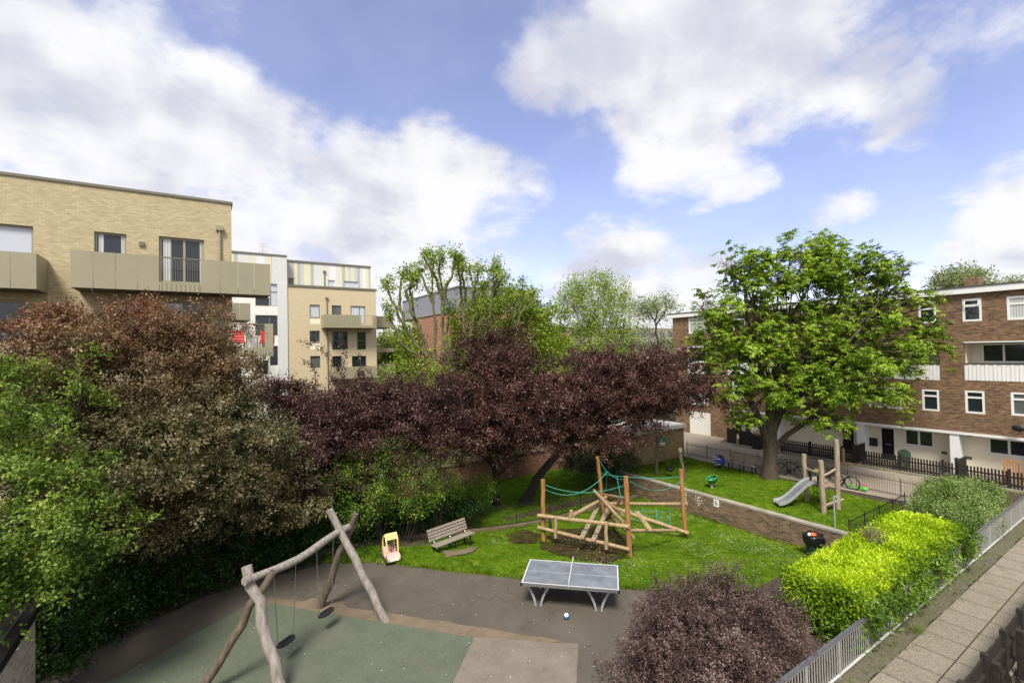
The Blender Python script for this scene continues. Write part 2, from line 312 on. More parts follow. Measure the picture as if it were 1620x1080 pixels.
    b.inputs['Color1'].default_value = (.175, .15, .105, 1); b.inputs['Color2'].default_value = (.235, .205, .15, 1); b.inputs['Mortar'].default_value = (.05, .045, .022, 1)
    h = m.noise(2.2, 6, .7); f = m.noise(24, 5, .75); g = m.noise(1.1, 6, .75); sp_ = m.noise(55, 2, .6)
    c = m.mix(m.rng(h, .4, .7, 0, .45), b.outputs['Color'], (.12, .10, .075)); c = m.mix(m.rng(f, .4, .68, 0, .75), c, (.32, .28, .22)); c = m.mix(m.rng(f, .48, .3, 0, .7), c, (.09, .075, .05)); c = m.mix(m.rng(sp_, .6, .75, 0, .7), c, (.42, .38, .31)); c = m.mix(m.rng(g, .55, .72, 0, .6), c, (.10, .10, .05)); c = m.mix(m.math('MULTIPLY', b.outputs['Fac'], .85), c, (.035, .032, .014))
    m.col(c).rough(.92); m.bump(m.math('SUBTRACT', m.math('MULTIPLY', f, .3), b.outputs['Fac']), .5, .01); MATS['paving'] = m.m
ground_mats()
def stripes_mat():
    m = MT('striped_cladding'); sx = m.n('ShaderNodeSeparateXYZ'); m.l(m.tc.outputs['Object'], sx.inputs[0])
    q = m.math('FLOOR', m.math('MULTIPLY', m.math('ADD', sx.outputs[0], sx.outputs[1]), 2.9), 0); wn = m.n('ShaderNodeTexWhiteNoise', noise_dimensions='1D'); m.l(q, wn.inputs['W'])
    r = m.n('ShaderNodeValToRGB'); m.l(wn.outputs['Value'], r.inputs[0]); r.color_ramp.interpolation = 'CONSTANT'; e = r.color_ramp.elements
    cs = [(0, (.62, .63, .60)), (.22, (.40, .42, .38)), (.4, (.66, .64, .44)), (.6, (.52, .54, .50)), (.75, (.72, .72, .70)), (.9, (.44, .42, .38))]
    while len(e) < len(cs): e.new(.5)
    for i, (p, c) in enumerate(cs): e[i].position = p; e[i].color = (*c, 1)
    m.col(r.outputs[0]).rough(.5); MATS['striped_cladding'] = m.m
    m = MT('ribbed_white'); wv = m.n('ShaderNodeTexWave', bands_direction='Y', wave_profile='SAW'); m.l(m.tc.outputs['Object'], wv.inputs[0]); wv.inputs['Scale'].default_value = 1.6
    m.col(m.mix(m.rng(wv.outputs['Fac'], .8, 1), (.74, .73, .68), (.5, .48, .43))).rough(.5); MATS['ribbed_white'] = m.m
    m = MT('standing_seam'); sx = m.n('ShaderNodeSeparateXYZ'); m.l(m.tc.outputs['Object'], sx.inputs[0]); q = m.math('FRACT', m.math('MULTIPLY', m.math('ADD', sx.outputs[0], sx.outputs[1]), 2.2), 0)
    m.col(m.mix(m.rng(q, .86, .9), (.25, .255, .275), (.13, .135, .15))).rough(.45); MATS['standing_seam'] = m.m
stripes_mat()

# ------------------------------------------------------------------ mesh helpers
def V3(*a): return np.array(a, float)
def unit(v): v = np.array(v, float); return v/max(1e-9, np.linalg.norm(v))
class MB:
    def __init__(s): s.v = []; s.f = []
    def add(s, vs, fs):
        k = len(s.v); s.v += [tuple(map(float, q)) for q in vs]; s.f += [tuple(i+k for i in f) for f in fs]; return s
    def box(s, x0, x1, y0, y1, z0, z1):
        x0, x1 = min(x0, x1), max(x0, x1); y0, y1 = min(y0, y1), max(y0, y1); z0, z1 = min(z0, z1), max(z0, z1)
        return s.add([(x0, y0, z0), (x1, y0, z0), (x1, y1, z0), (x0, y1, z0), (x0, y0, z1), (x1, y0, z1), (x1, y1, z1), (x0, y1, z1)],
                     [(0, 3, 2, 1), (4, 5, 6, 7), (0, 1, 5, 4), (1, 2, 6, 5), (2, 3, 7, 6), (3, 0, 4, 7)])
    def obox(s, c, a, b, h):            # centre, three half-axis vectors
        c, a, b, h = map(np.array, (c, a, b, h)); vs = []
        for k in (-1, 1):
            for i, j in ((-1, -1), (1, -1), (1, 1), (-1, 1)): vs.append(c+i*a+j*b+k*h)
        return s.add(vs, [(0, 3, 2, 1), (4, 5, 6, 7), (0, 1, 5, 4), (1, 2, 6, 5), (2, 3, 7, 6), (3, 0, 4, 7)])
    def beam(s, p, q, wd, th, up=(0, 0, 1)):   # rectangular bar from p to q
        p, q = np.array(p, float), np.array(q, float); d = q-p; sd = np.cross(unit(d), up)
        if np.linalg.norm(sd) < 1e-4: sd = V3(1, 0, 0)
        sd = unit(sd); u = unit(np.cross(sd, d)); return s.obox((p+q)/2, d/2, sd*wd/2, u*th/2)
    def tube(s, path, radii, n=8, cap=True, jit=0.):
        path = [np.array(p, float) for p in path]; k = len(path)
        if isinstance(radii, (int, float)): radii = [radii]*k
        ref = None; rings = []
        for i, p in enumerate(path):
            t = unit(path[min(i+1, k-1)]-path[max(i-1, 0)])
            if ref is None:
                ref = V3(0, 0, 1) if abs(t[2]) < .9 else V3(1, 0, 0)
            a = unit(np.cross(t, ref)); b = np.cross(t, a); ref = np.cross(a, t)*1.0
            ref = -b if False else ref
            ring = []
            for j in range(n):
                an = 2*math.pi*j/n; r_ = radii[i]*(1+(random.uniform(-jit, jit) if jit else 0)); ring.append(p+(a*math.cos(an)+b*math.sin(an))*r_)
            rings.append(ring); ref = np.cross(a, t) if np.linalg.norm(np.cross(a, t)) > .1 else ref
        vs = [q for r_ in rings for q in r_]; fs = []
        for i in range(k-1):
            for j in range(n): fs.append((i*n+j, i*n+(j+1) % n, (i+1)*n+(j+1) % n, (i+1)*n+j))
        s.add(vs, fs)
        if cap: s.add(rings[0], [tuple(range(n))]); s.add(rings[-1], [tuple(range(n))[::-1]])
        return s
    def log(s, p, q, r0, r1=None, n=10, seg=5, wob=.01):
        p, q = np.array(p, float), np.array(q, float); r1 = r0 if r1 is None else r1
        path = [p+(q-p)*i/seg+(0 if i in (0, seg) else rng.normal(0, wob, 3)) for i in range(seg+1)]
        return s.tube(path, [r0+(r1-r0)*i/seg for i in range(seg+1)], n, True, .05)
    def ellipsoid(s, c, rx, ry, rz, nu=16, nv=10, jit=0., z0=-1., z1=1.):
        vs = []; fs = []
        for i in range(nv+1):
            t = z0+(z1-z0)*i/nv; ph = math.asin(max(-1, min(1, t))) if False else -math.pi/2+math.pi*((z0+1)/2+(z1-z0)/2*i/nv)
            for j in range(nu):
                a = 2*math.pi*j/nu; k = 1+(random.uniform(-jit, jit) if jit else 0)
                vs.append((c[0]+rx*math.cos(ph)*math.cos(a)*k, c[1]+ry*math.cos(ph)*math.sin(a)*k, c[2]+rz*math.sin(ph)*k))
        for i in range(nv):
            for j in range(nu): fs.append((i*nu+j, i*nu+(j+1) % nu, (i+1)*nu+(j+1) % nu, (i+1)*nu+j))
        return s.add(vs, fs)
    def poly(s, pts, z0, z1):
        n = len(pts); return s.add([(x, y, z0) for x, y in pts]+[(x, y, z1) for x, y in pts], [tuple(range(n))[::-1], tuple(range(n, 2*n))]+[(i, (i+1) % n, n+(i+1) % n, n+i) for i in range(n)])
    def build(s, name, mat, parent=None, smooth=False, label=None, base=None, bevel=0.):
        me = bpy.data.meshes.new(name)
        o0 = wpos(parent) if parent is not None else (np.array(base, float) if base is not None else None)
        v = np.array(s.v)
        if o0 is None: o0 = np.array([(v[:, 0].min()+v[:, 0].max())/2, (v[:, 1].min()+v[:, 1].max())/2, v[:, 2].min()])
        me.from_pydata([tuple(q) for q in (v-o0)], [], s.f); me.update()
        if smooth: me.polygons.foreach_set('use_smooth', [True]*len(me.polygons))
        o = bpy.data.objects.new(name, me); C.objects.link(o); me.materials.append(MATS[mat] if isinstance(mat, str) else mat)
        if parent is not None: o.parent = parent
        else: o.location = tuple(o0)
        o['wpos'] = list(map(float, o0)) if parent is None else list(map(float, wpos(parent)))
        if bevel:
            b = o.modifiers.new('bevel', 'BEVEL'); b.width = bevel; b.segments = 2; b.limit_method = 'ANGLE'
        if label: o['label'] = label
        return o
def wpos(o): return np.array(o['wpos'], float)
def tag(o, label=None, cat=None, group=None, kind=None):
    for k, v in (('label', label), ('category', cat), ('group', group), ('kind', kind)):
        if v: o[k] = v
    return o
def thing(name, label, cat, loc, group=None):
    o = bpy.data.objects.new(name, None); C.objects.link(o); o.location = tuple(map(float, loc)); o.empty_display_size = .2; o['wpos'] = list(map(float, loc))
    return tag(o, label, cat, group)
def struct(mb, name, mat, base=(0, 0, 0), smooth=False): return tag(mb.build(name, mat, None, smooth, base=base), kind='structure')
def copy_thing(src, loc, label, group=None, rz=None):
    r = src.copy(); C.objects.link(r); r.location = loc; r['label'] = label; r['wpos'] = list(map(float, loc))
    if rz is not None: r.rotation_euler = (0, 0, rz)
    if group: r['group'] = group
    for ch in list(src.children):
        c = ch.copy(); C.objects.link(c); c.parent = r
        for g in ch.children:
            d = g.copy(); C.objects.link(d); d.parent = c
    return r
def fast_mesh(name, verts, nq, mat, parent, smooth=False):
    """verts (nq*4,3) quads"""
    me = bpy.data.meshes.new(name); o0 = wpos(parent) if parent is not None else np.zeros(3)
    me.vertices.add(nq*4); me.vertices.foreach_set('co', (verts-o0).astype(np.float32).ravel())
    me.loops.add(nq*4); me.loops.foreach_set('vertex_index', np.arange(nq*4, dtype=np.int32))
    me.polygons.add(nq); me.polygons.foreach_set('loop_start', np.arange(0, nq*4, 4, dtype=np.int32)); me.polygons.foreach_set('loop_total', np.full(nq, 4, np.int32))
    me.update(); me.validate()
    o = bpy.data.objects.new(name, me); C.objects.link(o); me.materials.append(MATS[mat]); o.parent = parent; o['wpos'] = list(map(float, o0)); return o
def A_(*a): return np.array(a, float)
def nrm(a): return a/np.maximum(1e-9, np.linalg.norm(a, axis=-1, keepdims=True))
def leaf_quads(pos, ld, nm, L, W, fold=.25, droop=.15):
    """pos,ld,nm (N,3); L,W (N,)"""
    sd = nrm(np.cross(ld, nm)); up = np.cross(sd, ld); L = L[:, None]; W = W[:, None]
    mid = pos+ld*L*.45
    a = mid+sd*W*.5+up*W*fold*.5; b = mid-sd*W*.5+up*W*fold*.5; tip = pos+ld*L-up*L*droop
    return np.stack([pos, a, tip, b], 1).reshape(-1, 3)
def rand_unit(n): return nrm(rng.normal(size=(n, 3)))
def sprays_leaves(sp, sd, n_per, slen, L, W, spread=.28, up=.9, align=.5, droop=.15, pal=False):
    """sp,sd (M,3): twig starts and directions -> leaf quads"""
    M = len(sp)
    if pal:      # hands of five to seven drooping leaflets
        k = 6; c = sp; base = sd*.3+rand_unit(M)*.35; base[:, 2] += .1
        ax = nrm(base); ref = nrm(np.cross(ax, rand_unit(M))); oth = np.cross(ax, ref); q = []
        for h in range(n_per):
            cc = c+rand_unit(M)*slen*rng.uniform(.1, 1, (M, 1)); tilt = nrm(np.array([0, 0, 1.])+rand_unit(M)*.55+sd*.35); r1 = nrm(np.cross(tilt, rand_unit(M))); r2 = np.cross(tilt, r1)
            for i in range(k):
                an = 2*math.pi*(i+.3)/k*.92; dd = nrm(r1*math.cos(an)+r2*math.sin(an)-tilt*rng.uniform(.15, .55, (M, 1)))
                q.append(leaf_quads(cc, dd, tilt, L*rng.uniform(.75, 1.2, M), W*rng.uniform(.8, 1.2, M), .2, droop))
        return np.concatenate(q)
    t = rng.uniform(0, 1, (M, n_per, 1)); p = sp[:, None]+sd[:, None]*slen*t+rng.normal(0, 1, (M, n_per, 3))*slen*spread
    ru = rng.normal(size=(M, n_per, 3)); ld = nrm(sd[:, None]*align+nrm(ru)); nm = nrm(np.array([0, 0, up])+nrm(rng.normal(size=(M, n_per, 3)))*.8+sd[:, None]*.35)
    p, ld, nm = p.reshape(-1, 3), ld.reshape(-1, 3), nm.reshape(-1, 3); n = len(p)
    return leaf_quads(p, ld, nm, L*rng.uniform(.6, 1.25, n), W*rng.uniform(.7, 1.2, n), .25, droop)
def blob_sprays(blobs, M, rmin=.45, rmax=1.05, cut=.0, freq=.8, upb=.35, gravity=0., bough=None):
    """twig starts spread through ellipsoids (c, r); noise leaves gaps; bough=(count, reach, thickness) gathers them into layered boughs"""
    if bough:
        nb, rx, rz = bough; bp, bd_ = blob_sprays(blobs, nb, rmin, rmax, cut, freq, upb); per = int(M/nb)+1; op = []; od = []
        for p, d in zip(bp, bd_):
            # a bough is a tilted, drooping spray: long outwards, thin across
            out_ = unit(d*A_(1, 1, .15)+rng.normal(0, .15, 3)); side = unit(np.cross(out_, A_(0, 0, 1))); nn = np.cross(side, out_); k = rng.uniform(.6, 1.35)
            u = rng.uniform(-1, 1, per); v = rng.normal(0, .45, per)*(1.1-np.abs(u)*.6); h = rng.normal(0, 1, per)
            q = p+np.outer(u, out_)*rx*k+np.outer(v, side)*rx*k*.8+np.outer(h, nn)*rz*k; q[:, 2] -= .18*rx*k*(u+.2)**2*np.sign(u+.2)
            dd = nrm(out_*.9+np.outer(v, side)*.9+rng.normal(0, .35, (per, 3))+A_(0, 0, .15)); op.append(q); od.append(dd)
        op = np.concatenate(op); od = np.concatenate(od); m_ = op[:, 2] > .1; return op[m_], od[m_]
    vol = np.array([b[1][0]*b[1][1]*b[1][2] for b in blobs])**.75; pr = vol/vol.sum(); out_p = []; out_d = []
    while len(out_p) < M:
        i = rng.choice(len(blobs), p=pr); c, r_ = blobs[i]; d = rand_unit(1)[0]; k = rmin+(rmax-rmin)*rng.uniform()**.6
        k *= 1+.22*mnoise.noise(Vector(d*2.1)+Vector(c)*.7); p = c+d*r_*k
        if p[2] < .15: continue
        if cut and mnoise.noise(Vector(p)*freq) < -1+2*cut*.75: continue
        inside = 0
        for j, (c2, r2) in enumerate(blobs):
            if j != i and (((p-c2)/r2)**2).sum() < .28: inside = 1; break
        if inside and rng.uniform() < .7: continue
        out_p.append(p); out_d.append(unit(d+V3(0, 0, upb-gravity)+rng.normal(0, .3, 3)))
    return np.array(out_p), np.array(out_d)
def pxblobs(lst):
    """(px, py, distance, radius px across, radius px up[, depth factor]) -> world ellipsoids"""
    o = []
    for t in lst:
        c = V(t[0], t[1], t[2]); k = PXM(t[2]); dz = t[5] if len(t) > 5 else 1.
        o.append((c, V3(t[3]*k*(.5+.5*dz), t[3]*k*(.5+.5*dz), t[4]*k)))
    return o
def limb(mb, a, b, r0, r1, bend=.12, seg=6, n=7):
    a, b = np.array(a, float), np.array(b, float); L = np.linalg.norm(b-a); off = rng.normal(0, bend*L, 3); off[2] = abs(off[2])*.8; path = []
    for i in range(seg+1):
        t = i/seg; path.append(a+(b-a)*t+off*math.sin(math.pi*t)+(rng.normal(0, .02*L, 3) if 0 < i < seg else 0))
    mb.tube(path, [r0+(r1-r0)*(i/seg)**.8 for i in range(seg+1)], n, True); return path
def make_tree(name, label, cat, base, fork, r0, blobs, leafm, barkm, M, n_per, slen, L, W, group=None, cut=.35, freq=.8, sub=7, rmin=.4, limb_r=.45, pal=False, up=.9, upb=.35, extra=None, trunk_path=None, align=.5, spread=.28, twigs=True, bough=None, limbs=None):
    t = thing(name, label, cat, base, group); mb = MB(); base = np.array(base, float)
    for ln, ra, rb in (limbs or []): k_ = len(ln); mb.tube(ln, [ra+(rb-ra)*i/(k_-1) for i in range(k_)], 10, True, .05)
    fork = np.array(fork, float)
    tp = trunk_path or [base-V3(0, 0, .1), base+(fork-base)*.12, base+(fork-base)*.5, fork]
    rr = [r0*1.45, r0*1.05]+[r0*(1-.3*i/(len(tp)-2)) for i in range(1, len(tp)-1)]
    mb.tube(tp, rr[:len(tp)], 14, True, .05)
    for c, r_ in blobs:
        tgt = c-V3(0, 0, r_[2]*.3); path = limb(mb, fork if rng.uniform() < .6 else base+(fork-base)*rng.uniform(.75, 1), tgt, r0*limb_r*rng.uniform(.8, 1.2), r0*.1, .045)
        for k in range(sub):
            d = rand_unit(1)[0]; d[2] = abs(d[2])*.8-.1; e = c+d*r_*rng.uniform(.7, .98); s_ = path[rng.integers(3, 7)]
            p2 = limb(mb, s_, e, r0*.12, r0*.03, .1, 5, 5)
            if twigs:
                for q in range(3): limb(mb, p2[rng.integers(2, 5)], e+rng.normal(0, .25, 3)*r_, r0*.04, r0*.012, .1, 3, 4)
    mb.build('trunk', barkm, t, True)
    sp, sd = blob_sprays(blobs, M, rmin, 1.03, cut, freq, upb, bough=bough)
    q = sprays_leaves(sp, sd, n_per, slen, L, W, up=up, pal=pal, align=align, spread=spread)
    if extra is not None: q = np.concatenate([q, extra])
    fast_mesh('crown', q, len(q)//4, leafm, t); return t

# ------------------------------------------------------------------ ground
XW, ZUP = 20.62, 0.0                                # retaining wall face
E0, E1 = P(720, 903)[:2], P(1280, 960)[:2]; en = unit(np.array([-(E1-E0)[1], (E1-E0)[0]]))
if en@FW[:2] < 0: en = -en
def sstep(t): t = min(1, max(0, t)); return t*t*(3-2*t)
def lawn_z(x, y): return -1.06*sstep(((np.array([x, y])-E0)@en-.1)/8.2)
def G(a, b):
    z = 0
    for _ in range(12): q = P(a, b, z); z = .5*z+.5*(lawn_z(q[0], q[1])+.02 if q[0] < XW else 0)
    return P(a, b, z)
def ground_z(x, y):
    if x > XW+.12: return -.03
    if y < 5.6: return -.03
    k = sstep((x-4.5)/5) if y > 14 else 1.
    z = lawn_z(x, y)
    if y > 18.9: z = min(z, -.3); z = z+(-.62-z)*sstep((y-18.9)/.5)
    if y > 25.5: z = -.62+.6*sstep((y-25.5)/2)
    return z*k-.03
def axis(a, b, st, more=()):
    v = list(np.arange(a, b, st))+list(more); return sorted(set(round(float(t), 4) for t in v))
def sheet(xs, ys, zf, name, mat, keep=None):
    mb = MB(); idx = {}; vs = []; fs = []
    for i, x in enumerate(xs):
        for j, y in enumerate(ys): idx[i, j] = len(vs); vs.append((x, y, zf(x, y)))
    for i in range(len(xs)-1):
        for j in range(len(ys)-1):
            if keep is None or keep((xs[i]+xs[i+1])/2, (ys[j]+ys[j+1])/2): fs.append((idx[i, j], idx[i+1, j], idx[i+1, j+1], idx[i, j+1]))
    mb.add(vs, fs); return struct(mb, name, mat)
sheet(axis(-12, 24, .6, [-900, -300, -60, XW+.1, XW+.13, 60, 300, 900]), axis(4, 30, .6, [-300, -60, -10, 60, 120, 300, 900]), ground_z, 'ground', 'soil')
def flat(name, pts, z, mat, th=0):
    mb = MB()
    if th: mb.poly(pts, z-th, z)
    else: mb.add([(x, y, z) for x, y in pts], [tuple(range(len(pts)))])
    return struct(mb, name, mat)
T2 = lambda a, b, z=0: tuple(P(a, b, z)[:2])
A1, A2 = P(825, 915)[:2], P(1060, 937)[:2]
edge_pts = [(-7, 11.2), T2(60, 1080), T2(150, 1028), T2(232, 985), T2(320, 945), T2(420, 915), T2(515, 890), T2(600, 889), T2(720, 904), tuple(A1), tuple(A2), tuple(E1), (13.2, 5.2)]
flat('tarmac', edge_pts+[(12, 5.12), (4, 5.12), (4, -6), (-7, -6)], 0., 'tarmac')
def _jag_doc(): pass
def jag(pts, amp=.03, st=.25):
    o = []; n = len(pts)
    for i in range(n):
        a, b = np.array(pts[i], float), np.array(pts[(i+1) % n], float); k = max(1, int(np.linalg.norm(b-a)/st))
        for j in range(k): o.append(tuple(a+(b-a)*j/k+(rng.normal(0, amp, 2) if j else 0)))
    return o
rb = [T2(750, 1008), T2(403, 950), T2(170, 1080)]; r0_, r1_, r2_ = map(np.array, rb); r3 = r0_+(np.array(T2(716, 1080))-r0_)*4; r4 = r1_+(r2_-r1_)*2.2
flat('rubber_surface', jag([rb[0], rb[1], tuple(r4), tuple(r3)], .008), .012, 'rubber')
pa = np.array(T2(915, 1018)); pb = pa+(np.array(T2(912, 1080))-pa)*4
flat('concrete_patch', jag([rb[0], tuple(pa), tuple(pb), tuple(r3)], .01), .008, 'old_concrete')
flat('sand_strip', jag([T2(403, 951), T2(425, 944), T2(480, 951), T2(494, 945), T2(540, 951), T2(548, 960), T2(640, 973), T2(750, 990), T2(915, 1018), T2(750, 1009)], .02, .3), .005, 'sand')
# lawns
xs = axis(1.2, XW-.01, .5, [XW-.01]); ys = axis(5.6, 18.62, .5, [18.62, 20.6])
def in_low(x, y):
    if y > 18.7 and x < 8: return False
    if y > 20.6: return False
    q = np.array([x, y]); d = (q-E0)@en
    if x < 6.4: d2 = (q-np.array(T2(600, 889))); return d > -.3
    return d > -.35
lowmb = MB()
def clip_sheet():
    # strip mesh starting exactly on the tarmac edge
    ed = [np.array(p) for p in edge_pts[6:12]]; vs = []; fs = []; cols = []
    pts = []
    for i in range(len(ed)-1):
        k = max(2, int(np.linalg.norm(ed[i+1]-ed[i])/.35))
        for j in range(k): pts.append(ed[i]+(ed[i+1]-ed[i])*j/k+(rng.normal(0, .035, 2) if j else 0))
    pts.append(ed[-1]); pts += [np.array([x, lerp]) for x, lerp in ((14., 7.6), (15.5, 7.4), (17, 7.5), (19, 7.8), (20.6, 8.1))]
    nr = 26
    for p in pts:
        xe = p[0]; dirv = np.array([.35, .94]) if xe < 12 else np.array([.05, 1.])
        # run back to the kerb line y=18.7 (or hedge) and stop at the retaining wall
        L = (18.72-p[1])/dirv[1]; 
        if p[0]+dirv[0]*L > XW-.02: pass
        for j in range(nr+1):
            t = j/nr; q = p+dirv*L*t
            q = np.array([min(q[0], XW-.01), q[1]]); vs.append((q[0], q[1], lawn_z(*q)+.005+(.03*sstep(t*6))))
    for i in range(len(pts)-1):
        for j in range(nr): a = i*(nr+1)+j; fs.append((a, a+nr+1, a+nr+2, a+1))
    return MB().add(vs, fs)
low = struct(clip_sheet(), 'lower_lawn', 'grass')
flat('upper_lawn', [(XW+.3, 8.4), (26.4, 8.4), (26.75, 14), (27.2, 20.7), (XW+.3, 20.7)], .015, 'grass')
sheet(axis(9, XW-.05, .8, [XW-.05]), axis(18.95, 25.2, .8, [25.2]), lambda x, y: ground_z(x, y)+.045, 'back_garden_grass', 'grass')
flat('soil_bed', [(8.6, 5.2), (33, 5.2), (33, 8.3), (20.6, 8.3), (13.2, 8.2), tuple(E1+np.array([0,-.4])), (10.5,7.0)], .016, 'soil')
flat('soil_verge', jag([(3, 4.6), (34, 4.64), (34, 5.18), (3, 5.18)], .018, .22), .018, 'moss')
pv = struct(MB().add([(0, 0, .012), (34.4, 0, .012), (34.4, 1.96, .012), (0, 1.96, .012)], [(0, 1, 2, 3)]), 'paved_path', 'paving', base=(0, 0, 0)); pv.location = (-1.2, 2.91-.26+.0, 0)
pv.location = (0.0, 3.77-.86, 0)
for v in pv.data.vertices:
    if v.co.y > 1: v.co.y = 1.69
flat('road', [(27.6, 4.6), (33.25, 4.6), (33.25, 22.0), (36, 23), (36, 48), (27.3, 48), (26.9, 15)], .008, 'road')
flat('garden_strip', [(33.4, -12), (36.5, -12), (36.5, 21), (33.4, 21)], .006, 'old_concrete')
struct(MB().box(33.2, 33.32, 5, 21.8, -.02, .09), 'road_kerb', 'concrete')
MBk = MB()
for x0 in np.arange(3.5, 20.5, 1.22):
    x1 = min(x0+1.2, 20.6); za, zb = lawn_z(x0, 18.7), lawn_z(x1, 18.7)
    MBk.add([(x0, 18.7, za-.2), (x1, 18.7, zb-.2), (x1, 18.9, zb-.2), (x0, 18.9, za-.2), (x0, 18.7, za+.17), (x1, 18.7, zb+.17), (x1, 18.9, zb+.17), (x0, 18.9, za+.17)], [(0, 3, 2, 1), (4, 5, 6, 7), (0, 1, 5, 4), (1, 2, 6, 5), (2, 3, 7, 6), (3, 0, 4, 7)])
struct(MBk, 'kerb', 'kerb_brown')
# bare worn earth under the climbing frame and by the bench
def patch(name, cpts, mat, lift=.055):
    c = np.mean([q for q in cpts], axis=0); vs = [(c[0], c[1], lawn_z(c[0], c[1])+lift)]
    pts = jag([tuple(q[:2]) for q in cpts], .09, .35)
    rings = 6; vs = []; n = len(pts)
    for k in range(rings+1):
        for p_ in pts: q = np.array(c[:2])+(np.array(p_)-c[:2])*(k/rings); vs.append((q[0], q[1], lawn_z(*q)+lift))
    fs = [(k*n+i, (k+1)*n+i, (k+1)*n+(i+1) % n, k*n+(i+1) % n) for k in range(rings) for i in range(n)]
    return struct(MB().add(vs, fs), name, mat)
patch('bare_earth', [G(905, 884), G(858, 870), G(852, 852), G(890, 836), G(950, 832), G(990, 846), G(1003, 878), G(962, 892)], 'earth', .065)
patch('bare_earth', [G(700, 872), G(757, 866), G(748, 874), G(704, 884)], 'sand', .07)
patch('bare_earth', [G(800, 845), G(828, 838), G(858, 846), G(850, 860), G(812, 860)], 'earth', .065)

# ------------------------------------------------------------------ building helpers
class Fr:                             # a facade: s runs right as seen from outside, t outward
    def __init__(f, plane, c, name=''):
        f.p = plane; f.c = c
    def xyz(f, s, z, t=0): return (s, f.c-t, z) if f.p == 'y' else (f.c-t, -s, z)
    def px(f, a, b, t=0):             # photo point on the facade plane -> (s, z)
        q = PN(a, b, (0, 1, 0) if f.p == 'y' else (1, 0, 0), f.c-t); return (q[0] if f.p == 'y' else -q[1]), q[2]
    def rect(f, x0, y0, x1, y1, t=0):
        return f.px(x0, (y0+y1)/2, t)[0], f.px(x1, (y0+y1)/2, t)[0], f.px((x0+x1)/2, y1, t)[1], f.px((x0+x1)/2, y0, t)[1]
    def box(f, mb, s0, s1, z0, z1, t0, t1):
        a, b = f.xyz(s0, z0, t0), f.xyz(s1, z1, t1); mb.box(a[0], b[0], a[1], b[1], a[2], b[2]); return mb
def wall_mesh(fr, s0, s1, z0, z1, holes, t0=-.25, t1=0.):
    ss = sorted(set([s0, s1]+[h for r in holes for h in r[:2] if s0 < h < s1])); zs = sorted(set([z0, z1]+[h for r in holes for h in r[2:] if z0 < h < z1])); mb = MB()
    for i in range(len(ss)-1):
        # merge vertical runs
        run = None
        for j in range(len(zs)-1):
            cs, cz = (ss[i]+ss[i+1])/2, (zs[j]+zs[j+1])/2; hole = any(r[0] < cs < r[1] and r[2] < cz < r[3] for r in holes)
            if not hole: run = [zs[j], zs[j+1]] if run is None else [run[0], zs[j+1]]
            if (hole or j == len(zs)-2) and run: fr.box(mb, ss[i], ss[i+1], run[0], run[1], t0, t1); run = None
    return mb
def window(parent, fr, r, fmat, gmat, fw=.06, mull=(), trans=(), t=-.1, name='window', sill=None, vent=False, dep=.05):
    s0, s1, z0, z1 = r; mb = MB()
    fr.box(mb, s0, s0+fw, z0, z1, t-dep, t+.02); fr.box(mb, s1-fw, s1, z0, z1, t-dep, t+.02)
    fr.box(mb, s0+fw, s1-fw, z0, z0+fw, t-dep, t+.02); fr.box(mb, s0+fw, s1-fw, z1-fw, z1, t-dep, t+.02)
    for m in mull: fr.box(mb, s0+(s1-s0)*m-fw/2, s0+(s1-s0)*m+fw/2, z0+fw, z1-fw, t-dep, t+.015)
    for m in trans: fr.box(mb, s0+fw, s1-fw, z0+(z1-z0)*m-fw/2, z0+(z1-z0)*m+fw/2, t-dep, t+.012)
    if vent:                          # top-hung light standing open
        zt = z1-fw; zb = z0+(z1-z0)*trans[0]+fw/2
        a, b, c, d = fr.xyz(s0+fw, zt, t+.03), fr.xyz(s1-fw, zt, t+.03), fr.xyz(s1-fw, zb-.01, t+.14), fr.xyz(s0+fw, zb-.01, t+.14)
        for p_, q_ in ((a, b), (b, c), (c, d), (d, a)): mb.beam(p_, q_, .045, .045)
    w_ = mb.build(name, fmat, parent)
    g = MB(); fr.box(g, s0+fw*.5, s1-fw*.5, z0+fw*.5, z1-fw*.5, t-dep*.9, t-dep*.5); g.build('pane', gmat, w_)
    if sill: k = MB(); fr.box(k, s0-.04, s1+.04, z0-.06, z0-.002, t, .05); k.build('sill', sill, w_)
    return w_
def slabs(mb, fr, s0, s1, z0, z1, t0, t1, cuts, gap=.012):
    cs = [s0]+list(cuts)+[s1]
    for i in range(len(cs)-1): fr.box(mb, cs[i]+(gap if i else 0), cs[i+1], z0, z1, t0, t1)
    return mb

# ------------------------------------------------------------------ near yellow-brick flats on the left
FL = Fr('y', 26.0); TB = 1.6
cornL = FL.px(366.5, 400)[0]; zroof = FL.px(366, 318.5)[1]
BL = thing('apartment_building', 'yellow brick apartment block with olive panelled balconies, nearest on the left', 'apartment building', (cornL-8, 26.0, 0))
wr = [FL.rect(-40, 354, 52.5, 430), FL.rect(149, 368, 200, 430), FL.rect(251.5, 376.5, 323, 448)]
lowz = FL.px(300, 592)[1]
wr2 = [FL.rect(-60, 474, 45, 545), FL.rect(252, 477, 324, 545)]
wz3 = [(r[0], r[1], r[2]-3.0, r[3]-3.0) for r in wr2]
wall_mesh(FL, -22, cornL, -.1, zroof-.15, wr+wr2+wz3, -.3, 0).build('wall', 'yellow_brick', BL)
MB().box(cornL-.3, cornL-.001, 26.301, 40, -.1, zroof-.15).build('side_wall', 'yellow_brick', BL)
MB().box(-22, cornL-.4, 26.4, 40, zroof-1.2, zroof-.9).build('roof', 'roof_felt', BL)
